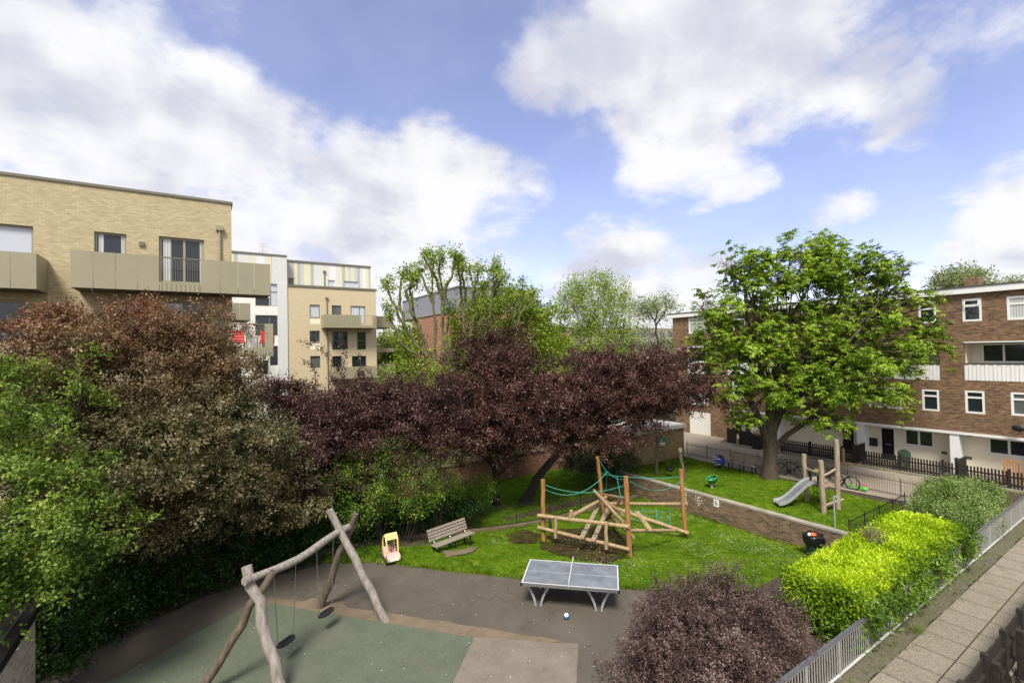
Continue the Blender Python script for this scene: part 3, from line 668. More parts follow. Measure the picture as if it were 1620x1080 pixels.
mb = MB(); FL.box(mb, -22.1, cornL+.06, zroof-.15, zroof-.04, -.42, .05); mb.box(cornL-.42, cornL+.06, 26.42, 40, zroof-.15, zroof-.04); mb.build('coping', 'olive_dark', BL)
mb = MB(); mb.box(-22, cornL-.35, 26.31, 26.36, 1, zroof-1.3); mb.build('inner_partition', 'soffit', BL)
gl = ['glass_painted_sky', 'glass_mid', 'glass_mid']
window(BL, FL, wr[0], 'olive_panel', 'glass_painted_sky', .07, t=-.12)
w_ = window(BL, FL, wr[1], 'olive_panel', 'glass_dark', .08, t=-.12)
def curtains(w_, fr, r, spans, t=-.19):
    for a, b in spans:
        k = MB(); fr.box(k, r[0]+(r[1]-r[0])*a, r[0]+(r[1]-r[0])*b, r[2]+.05, r[3]-.05, t+.055, t+.062); k.build('curtain', 'glass_net', w_)
curtains(w_, FL, wr[1], [(.12, .28), (.82, .93)])
w_ = window(BL, FL, wr[2], 'olive_panel', 'glass_dark', .09, (.55,), t=-.12); curtains(w_, FL, wr[2], [(.09, .26), (.9, .96)])
for r in wr2+wz3: w_ = window(BL, FL, r, 'olive_panel', 'glass_mid', .08, (.55,) if r[0] > -6 else (), t=-.12); curtains(w_, FL, r, [(.08, .5)])
# balconies: cantilevered trays faced with folded panels
def balcony(parent, px0, px1, ytop, ybot, cuts, gap=None, end=True, left_side=True, right_side=True):
    s0, zt = FL.px(px0, ytop, TB); s1 = FL.px(px1, ytop, TB)[0]; zb = FL.px(px0, ybot, TB)[1]
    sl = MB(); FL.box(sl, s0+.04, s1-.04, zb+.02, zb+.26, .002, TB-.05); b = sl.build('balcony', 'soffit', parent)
    cs = [FL.px(c, (ytop+ybot)/2, TB)[0] for c in cuts]; mb = MB()
    if gap:
        g0, g1 = [FL.px(c, (ytop+ybot)/2, TB)[0] for c in gap]
        slabs(mb, FL, s0, g0, zb, zt, TB-.04, TB, [c for c in cs if c < g0]); slabs(mb, FL, g1, s1, zb, zt, TB-.04, TB, [c for c in cs if c > g1])
        FL.box(mb, g0+.012, g1-.012, zb, zb+.36, TB-.045, TB-.01)
        for k in range(9): x = g0+(g1-g0)*(k+.5)/9; FL.box(mb, x-.012, x+.012, zb+.01, zb+.35, TB-.01, TB+.012)
        r = MB(); FL.box(r, g0, g1, zt-.05, zt, TB-.06, TB-.01)
        for k in range(17): x = g0+(g1-g0)*(k+.5)/17; FL.box(r, x-.008, x+.008, zb+.36, zt-.05, TB-.045, TB-.029)
        r.build('balustrade', 'olive_dark', b)
    else: slabs(mb, FL, s0, s1, zb, zt, TB-.04, TB, cs)
    if left_side: FL.box(mb, s0, s0+.04, zb, zt, .002, TB-.041)
    if right_side: FL.box(mb, s1-.04, s1, zb, zt, .002, TB-.041)
    mb.build('panels', 'olive_panel', b); return s0, s1, zb, zt
balcony(BL, 111, 427.3, 395, 454, [147, 182.5, 217, 348, 376, 402], (251.5, 317.5))
balcony(BL, -140, 57.5, 387, 449.5, [-100, -60, -20, 16])
# storey below
s0, zt = FL.px(-140, 543, TB); 
mb = MB(); FL.box(mb, -22, FL.px(57, 560, TB)[0], zt-1.45, zt, TB-.04, TB); FL.box(mb, FL.px(57, 560, TB)[0]-.04, FL.px(57, 560, TB)[0], zt-1.45, zt, 0, TB-.041); mb.build('panels', 'olive_panel', BL)
mb = MB(); x = FL.px(347.5, 400)[0]; zh = FL.px(347, 358)[1]; zl = -.1
mb.tube([FL.xyz(x, zl, .09), FL.xyz(x, zh-.2, .09)], .055, 10); FL.box(mb, x-.14, x+.14, zh-.22, zh, .002, .2); mb.build('downpipe', 'olive_panel', BL)
mb = MB(); s_, z_ = FL.px(224.5, 386); FL.box(mb, s_-.09, s_+.09, z_-.09, z_+.09, 0, .08); mb.build('wall_fitting', 'olive_dark', BL)  # small square vent on the brick wall
# low balcony beyond the corner, standing out from the side wall
s0 = cornL; s1, zt = FL.px(432, 512, TB); zb = FL.px(400, 564, TB)[1]
sl = MB(); FL.box(sl, s0-.15, s1-.04, zb+.02, zb+.2, -3.0, TB-.05); bq = sl.build('balcony', 'soffit', BL)
mb = MB(); zm = zb+.42
FL.box(mb, s0-.2, s1, zb, zm, TB-.04, TB); FL.box(mb, s0-.2, s0-.1, zm, zt, TB-.08, TB); FL.box(mb, s1-.35, s1, zm, zt, TB-.05, TB); FL.box(mb, s1-.04, s1, zb, zt, -3, TB-.051)
for k in range(14): x = s0-.2+(s1-s0+.2)*(k+.5)/14; FL.box(mb, x-.012, x+.012, zb+.01, zm-.01, TB, TB+.02)
mb.build('panels', 'olive_panel', bq)
r = MB(); FL.box(r, s0-.1, s1-.35, zt-.05, zt, TB-.06, TB-.01)
for k in range(15): x = s0-.1+(s1-s0-.25)*(k+.5)/15; FL.box(r, x-.009, x+.009, zm, zt-.05, TB-.045, TB-.029)
r.build('balustrade', 'olive_dark', bq)
floorz = zb+.2
def folding_chair(x, y, z, rz, label):
    t = thing('folding_chair', label, 'chair', (x, y, z), 'red folding chairs on the balcony'); c, s = math.cos(rz), math.sin(rz)
    L = lambda a, b, h: (x+a*c-b*s, y+a*s+b*c, z+h)
    MB().obox(L(0, 0, .45), V3(c, s, 0)*.30, V3(-s, c, 0)*.24, V3(0, 0, .03)).build('seat', 'red_plastic', t)
    m2 = MB()
    for k in range(4): m2.beam(L(-.3, .22, .56+.13*k), L(.3, .22, .56+.13*k), .03, .115)
    m2.build('backrest', 'red_plastic', t)
    for sx in (-.28, .28): MB().beam(L(sx, .2, 1.02), L(sx, -.2, 0), .03, .02).beam(L(sx, .2, 0), L(sx, -.18, .45), .03, .02).build('leg', 'wood_chair', t)
folding_chair(cornL+.15, 24.9, floorz, .1, 'red folding chair at the brick corner end of the low balcony')
folding_chair(cornL+1.35, 24.9, floorz, -.2, 'red folding chair under the balcony edge beside the slanted panel')
t = thing('balcony_table', 'small slatted wooden table between the two red balcony chairs', 'table', (cornL+.75, 25.1, floorz))
MB().box(cornL+.5, cornL+1.0, 24.85, 25.35, floorz+.68, floorz+.71).build('tabletop', 'wood_chair', t)
for dx in (.53, .97):
    for dy in (24.88, 25.32): MB().box(cornL+dx-.015, cornL+dx+.015, dy-.015, dy+.015, floorz, floorz+.68).build('leg', 'wood_chair', t)

# ------------------------------------------------------------------ second flats: striped cladding, brick block, white stair
FM = Fr('y', 56.0); xb0 = FM.px(455, 500)[0]; xb1 = FM.px(595, 500)[0]; zbk = FM.px(455, 452.5)[1]; zst = FM.px(455, 411)[1]; zw = FM.px(454, 406.5)[1]; xst1 = FM.px(585.7, 440)[0]
BM = thing('apartment_building', 'pale brick apartment block with a striped top storey behind the copper trees', 'apartment building', ((xb0+xb1)/2, 56, 0))
W = [FM.rect(490, 482, 506, 502), FM.rect(525, 483, 540, 500), FM.rect(555, 484, 578, 512), FM.rect(490, 523, 506, 541), FM.rect(525.5, 524, 550, 553), FM.rect(565, 525, 579, 553),
     FM.rect(526, 563, 541, 581), FM.rect(557, 563, 580, 595), FM.rect(491, 563, 507, 582)]
inf = [FM.rect(490, 502.5, 506.5, 512), FM.rect(490.5, 541.5, 507, 552)]
wall_mesh(FM, xb0, xb1, -.1, zbk, W+inf, -.3, 0).build('wall', 'pale_brick', BM)
MB().box(xb1-.3, xb1-.001, 56.301, 70, -.1, zbk).build('side_wall', 'pale_brick', BM)
mb = MB(); FM.box(mb, xb0-.02, xb1+.1, zbk+.001, zbk+.2, -.5, .1); mb.box(xb1-.4, xb1+.1, 56.5, 70, zbk+.001, zbk+.2); mb.build('coping', 'olive_dark', BM)
mb = MB(); FM.box(mb, xb0, xb1-.4, zbk-.1, zbk, -14, -.31); mb.build('roof', 'roof_felt', BM)
for i, r in enumerate(W): window(BM, FM, r, 'olive_dark', ['glass_painted_sky', 'glass_mid', 'glass_painted_sky', 'glass_dark', 'glass_dark', 'glass_green', 'glass_dark', 'glass_dark', 'glass_mid'][i], .07, (.6,) if (r[1]-r[0]) > 1.3 else (), (.5,) if i in (4, 5) else (), t=-.12)
for r in inf: mb = MB(); FM.box(mb, r[0], r[1], r[2], r[3], -.2, -.05); mb.build('infill_panel', 'render_cream', BM)
# striped penthouse, set back
FS = Fr('y', 56.9); ws = [FS.rect(519, 443, 530, 455), FS.rect(544, 445, 567, 456), FS.rect(455, 439, 466, 452)]
wall_mesh(FS, xb0-.1, FS.px(586, 440)[0], zbk-.2, zst, ws, -.3, 0).build('striped_storey', 'striped_cladding', BM)
xs1 = FS.px(586, 440)[0]
MB().box(xs1-.3, xs1-.001, 57.3, 69, zbk-.2, zst).build('striped_side', 'striped_cladding', BM)
mb = MB(); mb.box(xb0-.1, xs1+.08, 56.8, 57.3, zst, zst+.18); mb.box(xs1-.3, xs1+.08, 57.301, 69, zst, zst+.18); mb.box(xb0, xs1-.31, 57.31, 69, zst-.1, zst); mb.build('parapet', 'olive_dark', BM)
for r in ws: window(BM, FS, r, 'grey_white', 'glass_painted_sky' if r[0] > xb0+1 else 'olive_dark', .07, t=-.1)
for a, b, c in ((513, 431, 455), (516.8, 473, 500)):
    f_ = FS if a == 513 else FM; mb = MB(); x, z1 = f_.px(a, b); z0 = f_.px(a, c)[1]; mb.tube([f_.xyz(x, z0, .1), f_.xyz(x, z1, .1)], .05, 6); f_.box(mb, x-.15, x+.15, z1, z1+.2, .002, .18); mb.build('downpipe', 'olive_dark', BM)
x, z1 = FM.px(517.8, 520); mb = MB(); mb.tube([FM.xyz(x, -.1, .1), FM.xyz(x, z1, .1)], .06, 6); mb.build('downpipe', 'olive_dark', BM)
# balconies of the second flats
def balc2(x0, x1, y0, y1, dep, gap=None, mat='olive_panel'):
    s0, zt = FM.px(x0, y0, dep); s1 = FM.px(x1, y0, dep)[0]; zb = FM.px(x0, y1, dep)[1]
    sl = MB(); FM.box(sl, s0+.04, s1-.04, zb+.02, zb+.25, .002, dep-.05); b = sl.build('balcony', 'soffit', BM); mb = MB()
    FM.box(mb, s0, s1, zb, zb+.3, dep-.04, dep); e = s1 if gap is None else FM.px(gap, y0, dep)[0]
    FM.box(mb, s0, e, zb+.3, zt, dep-.04, dep)
    for k in range(int((e-s0)/.3)): FM.box(mb, s0+.3*k, s0+.3*k+.03, zb+.31, zt-.01, dep, dep+.03)
    FM.box(mb, s0, s0+.04, zb, zt, .002, dep-.041); FM.box(mb, s1-.04, s1, zb, zt, .002, dep-.041); mb.build('panels', mat, b)
    if gap is not None:
        r = MB(); FM.box(r, e, s1, zt-.06, zt, dep-.05, dep)
        for k in range(int((s1-e)/.2)): FM.box(r, e+.2*k, e+.2*k+.02, zb+.3, zt-.06, dep-.035, dep-.015)
        r.build('balustrade', 'olive_panel', b)
balc2(513, 596, 497, 518, 1.6, 571)
balc2(527, 597, 581, 600, 1.6)
def sidebalc(x0, x1, y0, y1, open_=False):   # balcony on the far side wall, showing past the corner
    f_ = Fr('y', 60.0); s0, zt = f_.px(x0, y0); s1 = f_.px(x1, y0)[0]; zb = f_.px(x0, y1)[1]; s0 = xb1
    sl = MB(); f_.box(sl, s0, s1, zb, zb+.25, -4, -.06); b = sl.build('balcony', 'soffit', BM); mb = MB(); f_.box(mb, s0, s1, zb, zb+(.5 if open_ else zt-zb), -.05, 0); f_.box(mb, s1-.05, s1, zb, zt if not open_ else zb+.5, -4, -.06); mb.build('panels', 'olive_panel', b)
    if open_:
        r = MB(); f_.box(r, s0, s1, zt-.06, zt, -.05, 0)
        for k in range(int((s1-s0)/.2)): f_.box(r, s0+.2*k, s0+.2*k+.02, zb+.5, zt-.06, -.035, -.015)
        r.build('balustrade', 'olive_dark', b)
sidebalc(597, 622, 500, 518); sidebalc(597, 624, 538, 557, True); sidebalc(598, 624, 575, 601)
# white stair section left of the brick block
xw0 = FM.px(330, 500)[0]; zoff = FM.px(367, 402)[1]
BW = thing('stair_tower', 'white rendered stair block with tall dark windows between the two brick apartment blocks', 'building', ((xw0+xb0)/2, 56, 0))
Ww = [FM.rect(427, 434, 440, 484), FM.rect(404, 471, 426.7, 484), FM.rect(404, 498.5, 440, 531), FM.rect(427, 547, 440.5, 578), FM.rect(368, 575, 382, 592), FM.rect(404, 570, 425, 592)]
ztop = zw
wall_mesh(FM, xw0, xb0-.01, -.1, ztop-3.0, [r for r in Ww], -.3, 0).build('wall', 'render_white', BW)
mb = MB(); FM.box(mb, xw0, xb0-1.5, ztop-3.0+.01, ztop, -.3, 0); mb.build('striped_storey', 'striped_cladding', BW)
mb = MB(); FM.box(mb, xb0-1.49, xb0-.01, ztop-2.99, ztop, -.3, .02); FM.box(mb, xb0-1.0, xb0-.02, -.1, ztop-3.02, .001, .12); mb.build('cladding_strip', 'grey_white', BW)
mb = MB(); FM.box(mb, xw0, xb0, ztop+.001, ztop+.18, -10, .08); mb.build('parapet', 'olive_dark', BW)
for i, r in enumerate(Ww): window(BW, FM, r, 'olive_dark', 'glass_painted_sky' if i == 0 else 'glass_dark', .08, (.62,) if i == 2 else (), (.45,) if i == 0 else (), t=-.12)
s_, z_ = FM.px(417, 383); mb = MB(); z0 = ztop+.18; mb.tube([FM.xyz(s_, z0, -1), FM.xyz(s_, z_, -1)], .035, 5)
for k in (.0, .35, .9): mb.tube([FM.xyz(s_-.35, z_-k, -1), FM.xyz(s_+.45, z_-k+.1, -1)], .02, 4)
tag(mb.build('aerial', 'galv'), 'thin television aerial standing on the roof of the striped flats', 'aerial')
# olive balcony glimpsed beneath the near balcony
f3 = Fr('y', 44.); s0, zt = f3.px(340, 478); s1 = f3.px(396, 478)[0]; zb = f3.px(380, 506)[1]
mb = MB(); slabs(mb, f3, s0, s1, zb, zt, -.04, 0, [f3.px(379, 490)[0]]); f3.box(mb, s1-.04, s1, zb, zt, -12, -.041)
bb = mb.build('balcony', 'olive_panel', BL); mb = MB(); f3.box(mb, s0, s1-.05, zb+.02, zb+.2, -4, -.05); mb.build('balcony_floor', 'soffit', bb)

# ------------------------------------------------------------------ red brick block with a zinc roof
corner = V(722, 500, 58); cx, cy = corner[0], corner[1]; zt1 = PN(722, 492, (0, 1, 0), cy)[2]; zt2 = PN(722, 454, (0, 1, 0), cy+.6)[2]
FRr = Fr('y', cy); x1 = FRr.px(866, 480)[0]; x1b = FRr.px(852, 470)[0]; xq = PN(652, 480, (1, 0, 0), cx)[1]
BR = thing('brick_building', 'red brick block with a grey standing seam roof storey behind the pollarded tree', 'building', (cx, cy, 0))
mb = MB(); mb.box(cx, x1, cy, cy+.3, -.1, zt1); mb.box(cx, cx+.3, cy+.301, min(xq, cy+22), -.1, zt1); mb.build('wall', 'red_brick', BR)
mb = MB(); mb.box(cx+.5, x1b, cy+.6, cy+20, zt1+.15, zt2); mb.box(x1b+.01, x1-.2, cy+1.2, cy+20, zt1+.15, zt2-1.2); mb.build('zinc_storey', 'standing_seam', BR)
mb = MB(); mb.box(cx-.1, x1+.1, cy-.1, cy+21, zt1, zt1+.15); mb.build('ledge', 'concrete', BR)
mb = MB(); mb.box(cx+.4, x1b+.1, cy+.5, cy+20.1, zt2, zt2+.15); mb.box(x1b+.11, x1-.1, cy+1.1, cy+20, zt2-1.2, zt2-1.05); mb.build('roof_edge', 'zinc', BR)
q = FRr.px(780, 447, -3); mb = MB(); mb.tube([(q[0], cy+3, zt2+.15), (q[0], cy+3, q[1]+.3)], .9, 14); mb.box(q[0]-1.3, q[0]+3.2, cy+2.5, cy+4, zt2+.15, zt2+.7); mb.build('roof_plant', 'zinc', BR)
x = FRr.px(846, 480)[0]; mb = MB(); mb.tube([(x, cy+.5, zt1+.15), (x, cy+.5, zt2-.8)], .1, 6); mb.build('flue', 'roof_felt', BR)
# small brick wing with a white door canopy, right of it
fw = Fr('y', 50.); s0, s1, z0, z1 = fw.rect(862, 545, 902, 600)
BQ = thing('brick_building', 'small brick wing with a white canopy and dark door showing above the copper trees', 'building', ((s0+s1)/2, 50, 0))
MB().box(s0, s1, 50, 56, -.1, z1+1.5).build('wall', 'red_brick', BQ)
mb = MB(); a = fw.rect(858, 573, 880, 577); fw.box(mb, a[0], a[1], a[2], a[3], 0, 1.2); mb.build('canopy', 'white_paint', BQ)
mb = MB(); a = fw.rect(874, 565, 884, 590); fw.box(mb, a[0], a[1], a[2], a[3], 0, .06); mb.build('door', 'dark_door', BQ)
# pale far building between the trees
fp = Fr('y', 95.); s0, s1, z0, z1 = fp.rect(880, 518, 1080, 600)
BP = thing('office_building', 'pale distant building glimpsed through the light green tree', 'building', ((s0+s1)/2, 95, 0))
wl = [(s0+2+4.2*i, s0+4.6+4.2*i, z1-3-3.4*j, z1-1.3-3.4*j) for i in range(int((s1-s0)/4.2)) for j in range(4)]
wall_mesh(fp, s0, s1, -.1, z1, wl, -.3, 0).build('wall', 'concrete', BP)
mb = MB(); mb.box(s0, s1, 95.4, 110, z1-.3, z1-.1); mb.build('roof', 'roof_pale', BP)
for r in wl: window(BP, fp, r, 'grey_white', 'glass_mid', .1, t=-.1)

# ------------------------------------------------------------------ brown brick maisonettes on the right
FR = Fr('x', 35.2); sL = FR.px(1065, 540)[0]; sR = 9.0; zf0 = FR.px(1620, 457)[1]; zf1 = FR.px(1620, 445.5)[1]; zband = FR.px(1500, 681)[1]; zgl = FR.px(1160, 649)[1]
BB = thing('maisonette_block', 'brown brick terrace of maisonettes with white windows and cream ground floor', 'apartment building', (35.2, -(sL+sR)/2, 0))
tops = [FR.rect(1089.5, 502.5, 1116, 527), FR.rect(1160, 496, 1180, 524), FR.rect(1228, 488, 1248, 519), FR.rect(1268, 486, 1302, 517), FR.rect(1363, 483, 1388, 512), FR.rect(1453, 478, 1481, 511), FR.rect(1522.5, 472, 1553, 508), FR.rect(1593, 467, 1650, 505)]
mids = [FR.rect(1159, 603, 1189, 629), FR.rect(1212, 609, 1232, 634), FR.rect(1252, 609, 1272, 636), FR.rect(1299, 609, 1341, 638), FR.rect(1374.5, 612, 1427, 645), FR.rect(1459, 616, 1486, 649.5), FR.rect(1527, 618, 1558, 654), FR.rect(1599.5, 621, 1640, 658)]
ledg = [FR.rect(1088, 547.5, 1119, 591), FR.rect(1091, 607, 1121, 640)]
bal = [FR.rect(1150, 547, 1236, 594), FR.rect(1268, 545, 1364, 596), FR.rect(1372, 541, 1487, 600), FR.rect(1525, 539, 1680, 604)]
s_br = FR.px(1156, 690)[0]           # brick runs to the ground left of here
soff = zband-.14
white_low = FR.rect(1092, 652, 1124, 688)
holes = tops+mids+ledg+bal+[white_low, (s_br, sR, -.2, soff)]
wall_mesh(FR, sL, sR, -.1, zf0, holes, -.28, 0).build('wall', 'brown_brick', BB)
MB().box(35.481, 44, -sL-.28, -sL-.001, -.1, zf0).build('gable_wall', 'brown_brick', BB)
mb = MB(); FR.box(mb, sL-.35, sR+.3, zf0+.001, zf1-.04, -.4, .22); mb.box(35.61, 44.3, -sL+.12, -sL+.35, zf0+.001, zf1-.04); mb.build('fascia', 'white_paint', BB)
mb = MB(); FR.box(mb, sL-.4, sR+.3, zf1-.039, zf1+.03, -9.2, .26); mb.build('roof', 'roof_felt', BB)
mb = MB(); FR.box(mb, s_br, sR, soff, zband, -.3, .04); mb.build('soffit_band', 'white_paint', BB)
mb = MB(); FR.box(mb, s_br+.05, sR, soff-.06, soff-.002, -.95, -.31); mb.build('soffit', 'render_cream', BB)
for i, r in enumerate(tops): wd = r[1]-r[0]; window(BB, FR, r, 'white_paint', 'glass_net' if i in (0, 7) else 'glass_dark', .1, (.5,) if wd > 1.6 and i != 7 else (), (.68,), t=-.02, vent=(i == 6))
for i, r in enumerate(mids): wd = r[1]-r[0]; window(BB, FR, r, 'white_paint', {4: 'glass_blind', 7: 'glass_mid'}.get(i, 'glass_dark'), .1, (.48,) if wd > 1.6 and i < 7 else (), (.70,), t=-.02, vent=(i in (5,)) and False)
def panel_window(r, k):
    s0, s1, z0, z1 = r; m = z0+(z1-z0)*k; window(BB, FR, (s0, s1, m, z1), 'white_paint', 'glass_dark', .1, t=-.02); p_ = MB(); FR.box(p_, s0, s1, z0, m-.004, -.1, .02); p_.build('spandrel_panel', 'white_paint', BB)
panel_window(ledg[0], .42); panel_window(ledg[1], .5)
mb = MB(); FR.box(mb, white_low[0], white_low[1], white_low[2], white_low[3], -.12, .05); mb.build('garage_door', 'ribbed_white', BB)
# recessed balconies
for i, r in enumerate(bal):
    s0, s1, z0, z1 = r; b = MB(); FR.box(b, s0, s1, z0, z0+.06, -1.4, -.29); bo = b.build('balcony', 'concrete', BB)
    m = MB(); FR.box(m, s0, s1, z0+.06, z1, -1.5, -1.4); FR.box(m, s0, s0+.03, z0+.07, z1-.01, -1.39, -.285); FR.box(m, s1-.03, s1, z0+.07, z1-.01, -1.39, -.285); m.build('recess_wall', 'render_cream', bo)
    m = MB(); FR.box(m, s0, s1, z1-.06, z1-.002, -1.39, .03); m.build('lintel', 'white_paint', bo)
    zt_ = FR.px((1450 if i < 3 else 1560), 575)[1]; m = MB(); w0 = s0 if i != 2 else s0+1.35
    n_ = int((s1-w0)/.16)
    for k in range(n_): FR.box(m, w0+(s1-w0)*k/n_+.006, w0+(s1-w0)*(k+1)/n_-.006, z0+.02, zt_-.03, -.08, -.02 if k % 2 else -.035)
    m.build('balustrade', 'white_paint', bo)
    m = MB(); FR.box(m, s0, s1, zt_-.03, zt_+.015, -.1, .0)
    if i == 2:
        for k in range(9): FR.box(m, s0+.08+.14*k, s0+.1+.14*k, z0+.06, zt_-.03, -.07, -.05)
    m.build('handrail', 'black_paint', bo)
    if i == 3: wn_ = FRr and None
    sa, sb = (s0+(s1-s0)*.28, s0+(s1-s0)*.68); 
    if i == 3: sa, sb = FR.px(1553, 555, -1.4)[0], FR.px(1626, 555, -1.4)[0]
    if i == 2: sa, sb = FR.px(1440, 560, -1.4)[0], FR.px(1470, 560, -1.4)[0]
    Fb = Fr('x', 36.6); window(BB, Fb, (sa, sb, z0+.95, z1-.12), 'white_paint', 'glass_dark', .09, (.5,), t=.04)
    m = MB(); Fb.box(m, s0+.12, s0+.9, z0+.06, z0+2.0, 0, .04); 
    if i != 3: m.build('balcony_door', 'dark_door', bo)
# ground floor set back
FG = Fr('x', 36.05)
gw = [FG.rect(1283, 661, 1317, 680), FG.rect(1430.5, 674, 1478, 706), FG.rect(1563, 686, 1640, 722)]
gd = [FG.rect(1178, 655, 1197, 690), FG.rect(1331.5, 664, 1352.5, 713), FG.rect(1393, 676, 1416.5, 719)]
gd = [(a, b, .05, min(d, soff-.12)) for a, b, c, d in gd]; gw = [(a, b, c, min(d, soff-.1)) for a, b, c, d in gw]
wall_mesh(FG, s_br+.0, sR, -.1, soff-.061, gw+gd, -.2, 0).build('ground_floor_wall', 'render_cream', BB)
for i, r in enumerate(gw): window(BB, FG, r, 'white_paint', ['glass_dark', 'glass_green', 'glass_dark'][i], .1, (.5,) if i < 2 else (.45,), t=.0)
for i, r in enumerate(gd):
    m = MB(); FG.box(m, r[0]+.06, r[1]-.06, r[2], r[3]-.06, -.1, -.04); d_ = m.build('door', 'brown_door' if i == 1 else 'dark_door', BB)
    m = MB(); FG.box(m, (r[0]+r[1])/2-.14, (r[0]+r[1])/2+.14, 1.0, 1.06, -.04, -.01); m.build('letterbox', 'steel', d_)
    m = MB(); FG.box(m, r[0], r[0]+.06, r[2], r[3], -.1, .03); FG.box(m, r[1]-.06, r[1], r[2], r[3], -.1, .03); FG.box(m, r[0]+.06, r[1]-.06, r[3]-.06, r[3], -.1, .03); m.build('door_frame', 'white_paint', d_)
for a, b, c, d in ((1165, 672, 1173, 684), (1374.5, 692, 1388.5, 704.5)):
    r = FG.rect(a, b, c, d); m = MB(); FG.box(m, r[0], r[1], r[2], r[3], .0, .12); m.build('meter_box', 'black_paint', BB)
for a, b, y in ((1225, 1234, 690), (1355.5, 1367.5, 700), (1503, 1518, 715), (1640, 1652, 720)):   # white piers between the porches
    s0, s1 = FR.px(a, y)[0], FR.px(b, y)[0]; m = MB(); FR.box(m, s0, s1, -.1, soff-.001, -1.2, -.02); m.build('pier', 'white_paint', BB)
m = MB()
for a, b in ((1494, 716), (1533, 724)): s_, z_ = FG.px(a, b); FG.box(m, s_-.12, s_+.12, z_-.08, z_+.08, 0, .02)
s_, z_ = FG.px(1531, 688); FG.box(m, s_-.16, s_+.16, z_-.06, z_+.06, 0, .02); m.build('air_brick', 'soffit', BB)
for a, b in ((1488.5, 683), (1521, 687), (1075.5, 552)):
    f_ = FR; s_, z_ = f_.px(a, b); m = MB(); f_.box(m, s_-.1, s_+.1, z_-.12, z_+.06, -.6 if a > 1100 else 0, -.4 if a > 1100 else .14); m.build('wall_fitting', 'lamp_white', BB)
# chimney stack, dish
s0, s1, z0, z1 = FR.rect(1525, 443, 1548, 452, -4); m = MB(); FR.box(m, s0, s1, zf1+.03, z1+.15, -5, -4); m.build('chimney', 'brown_brick', BB)
s_, z_ = FR.px(1614, 676); t = thing('satellite_dish', 'black satellite dish on the brown brick wall at the right edge', 'satellite dish', FR.xyz(s_, z_-.2, .1))
MB().ellipsoid(FR.xyz(s_, z_, .35), .07, .26, .17, 16, 8).build('dish', 'black_paint', t, True); MB().tube([FR.xyz(s_, z_-.2, 0), FR.xyz(s_, z_-.2, .3), FR.xyz(s_, z_, .33)], .02, 6).build('bracket', 'black_paint', t)

# ------------------------------------------------------------------ brick hut, garden wall, retaining wall
zh = 2.05
H = thing('brick_hut', 'low brick hut with a pale flat roof behind the small swing', 'hut', (25, 20.72, 0))
wall_mesh(Fr('y', 20.72), 22.55, 27.3, -.7, zh, [], -.2, 0).build('wall', 'hut_brick', H)
MB().box(22.55, 22.75, 20.921, 29, -.7, zh).build('side_wall', 'hut_brick', H); MB().box(27.1, 27.3, 20.921, 29, -.1, zh).build('side_wall', 'hut_brick', H)
MB().box(22.5, 27.35, 20.7, 29, zh+.001, zh+.1).build('roof', 'roof_pale', H)
MB().box(22.42, 27.43, 20.6, 20.699, zh-.08, zh+.16).box(22.42, 22.499, 20.7, 29, zh-.08, zh+.16).box(27.351, 27.43, 20.7, 29, zh-.08, zh+.16).build('fascia', 'white_paint', H)
MB().box(24.6, 25.4, 20.70, 20.719, 0, 1.8).build('door', 'hut_brick', H)
fh = Fr('y', 20.6); a = fh.rect(1041.5, 690.5, 1051, 704, .0)
t = thing('park_sign', 'green and white notice on the front edge of the brick hut', 'sign', ((a[0]+a[1])/2, 20.55, a[2]))
m = MB(); fh.box(m, a[0], a[1], a[2], a[3], .02, .05); m.build('board', 'sign_white', t); zc = a[2]+(a[3]-a[2])*.34
m = MB(); fh.box(m, a[0]+.005, a[1]-.005, zc, a[3]-.005, .051, .056); m.build('green_panel', 'sign_green', t)
m = MB(); xm = (a[0]+a[1])/2; fh.box(m, xm-.03, xm+.03, zc+.07, zc+.2, .057, .06); fh.box(m, xm-.055, xm+.055, zc+.14, zc+.17, .0601, .062); m.ellipsoid((xm, 20.54, zc+.24), .03, .006, .03, 10, 6); m.build('emblem', 'sign_white', t)
t = thing('garden_wall', 'old brick garden wall with coping behind the copper plum trunks', 'wall', (14, 25.3, -.6))
MB().box(5, 22.5, 25.3, 25.55, -.8, .72).build('wall', 'garden_brick', t); MB().box(4.95, 22.5, 25.24, 25.61, .721, .8).build('coping', 'kerb_brown', t)
q = V(735, 705, 33); t = thing('concrete_post', 'thick grey concrete pillar behind the garden wall', 'pillar', (q[0], q[1], 0)); MB().box(q[0]-.3, q[0]+.3, q[1]-.3, q[1]+.3, -.1, PN(735, 640, (0, 1, 0), q[1])[2]).build('shaft', 'concrete', t)
# retaining wall
t = thing('retaining_wall', 'long low brick retaining wall holding up the higher lawn', 'wall', (XW, 14.5, -1.0))
MB().box(XW, XW+.28, 8.42, 22.4, -1.3, .03).build('wall', 'old_brick', t)
m = MB(); y = 8.42
while y < 22.4: y2 = min(22.4, y+.11); m.box(XW-.015, XW+.295, y+.004, y2-.004, .031+random.uniform(-.002, .002), .115+random.uniform(-.004, .004)); y = y2
m.build('coping', 'concrete', t)
FWl = Fr('x', XW); m = MB()
for _ in range(170):                    # flaking limewash marks
    a, b = (rng.normal(1083, 2), rng.normal(786, 8)) if rng.uniform() < .6 else (rng.normal(1106, 4), rng.normal(789, 5))
    s_, z_ = FWl.px(a, b); h = rng.uniform(.006, .026); FWl.box(m, s_-h*rng.uniform(.4, 1.2), s_+h*.7, z_-h, z_+h*rng.uniform(.4, 1.3), .001, .003+.0005*rng.uniform())
m.build('whitewash_marks', 'white_leafy', t)
a = FWl.rect(1129.5, 789.5, 1137.5, 801)
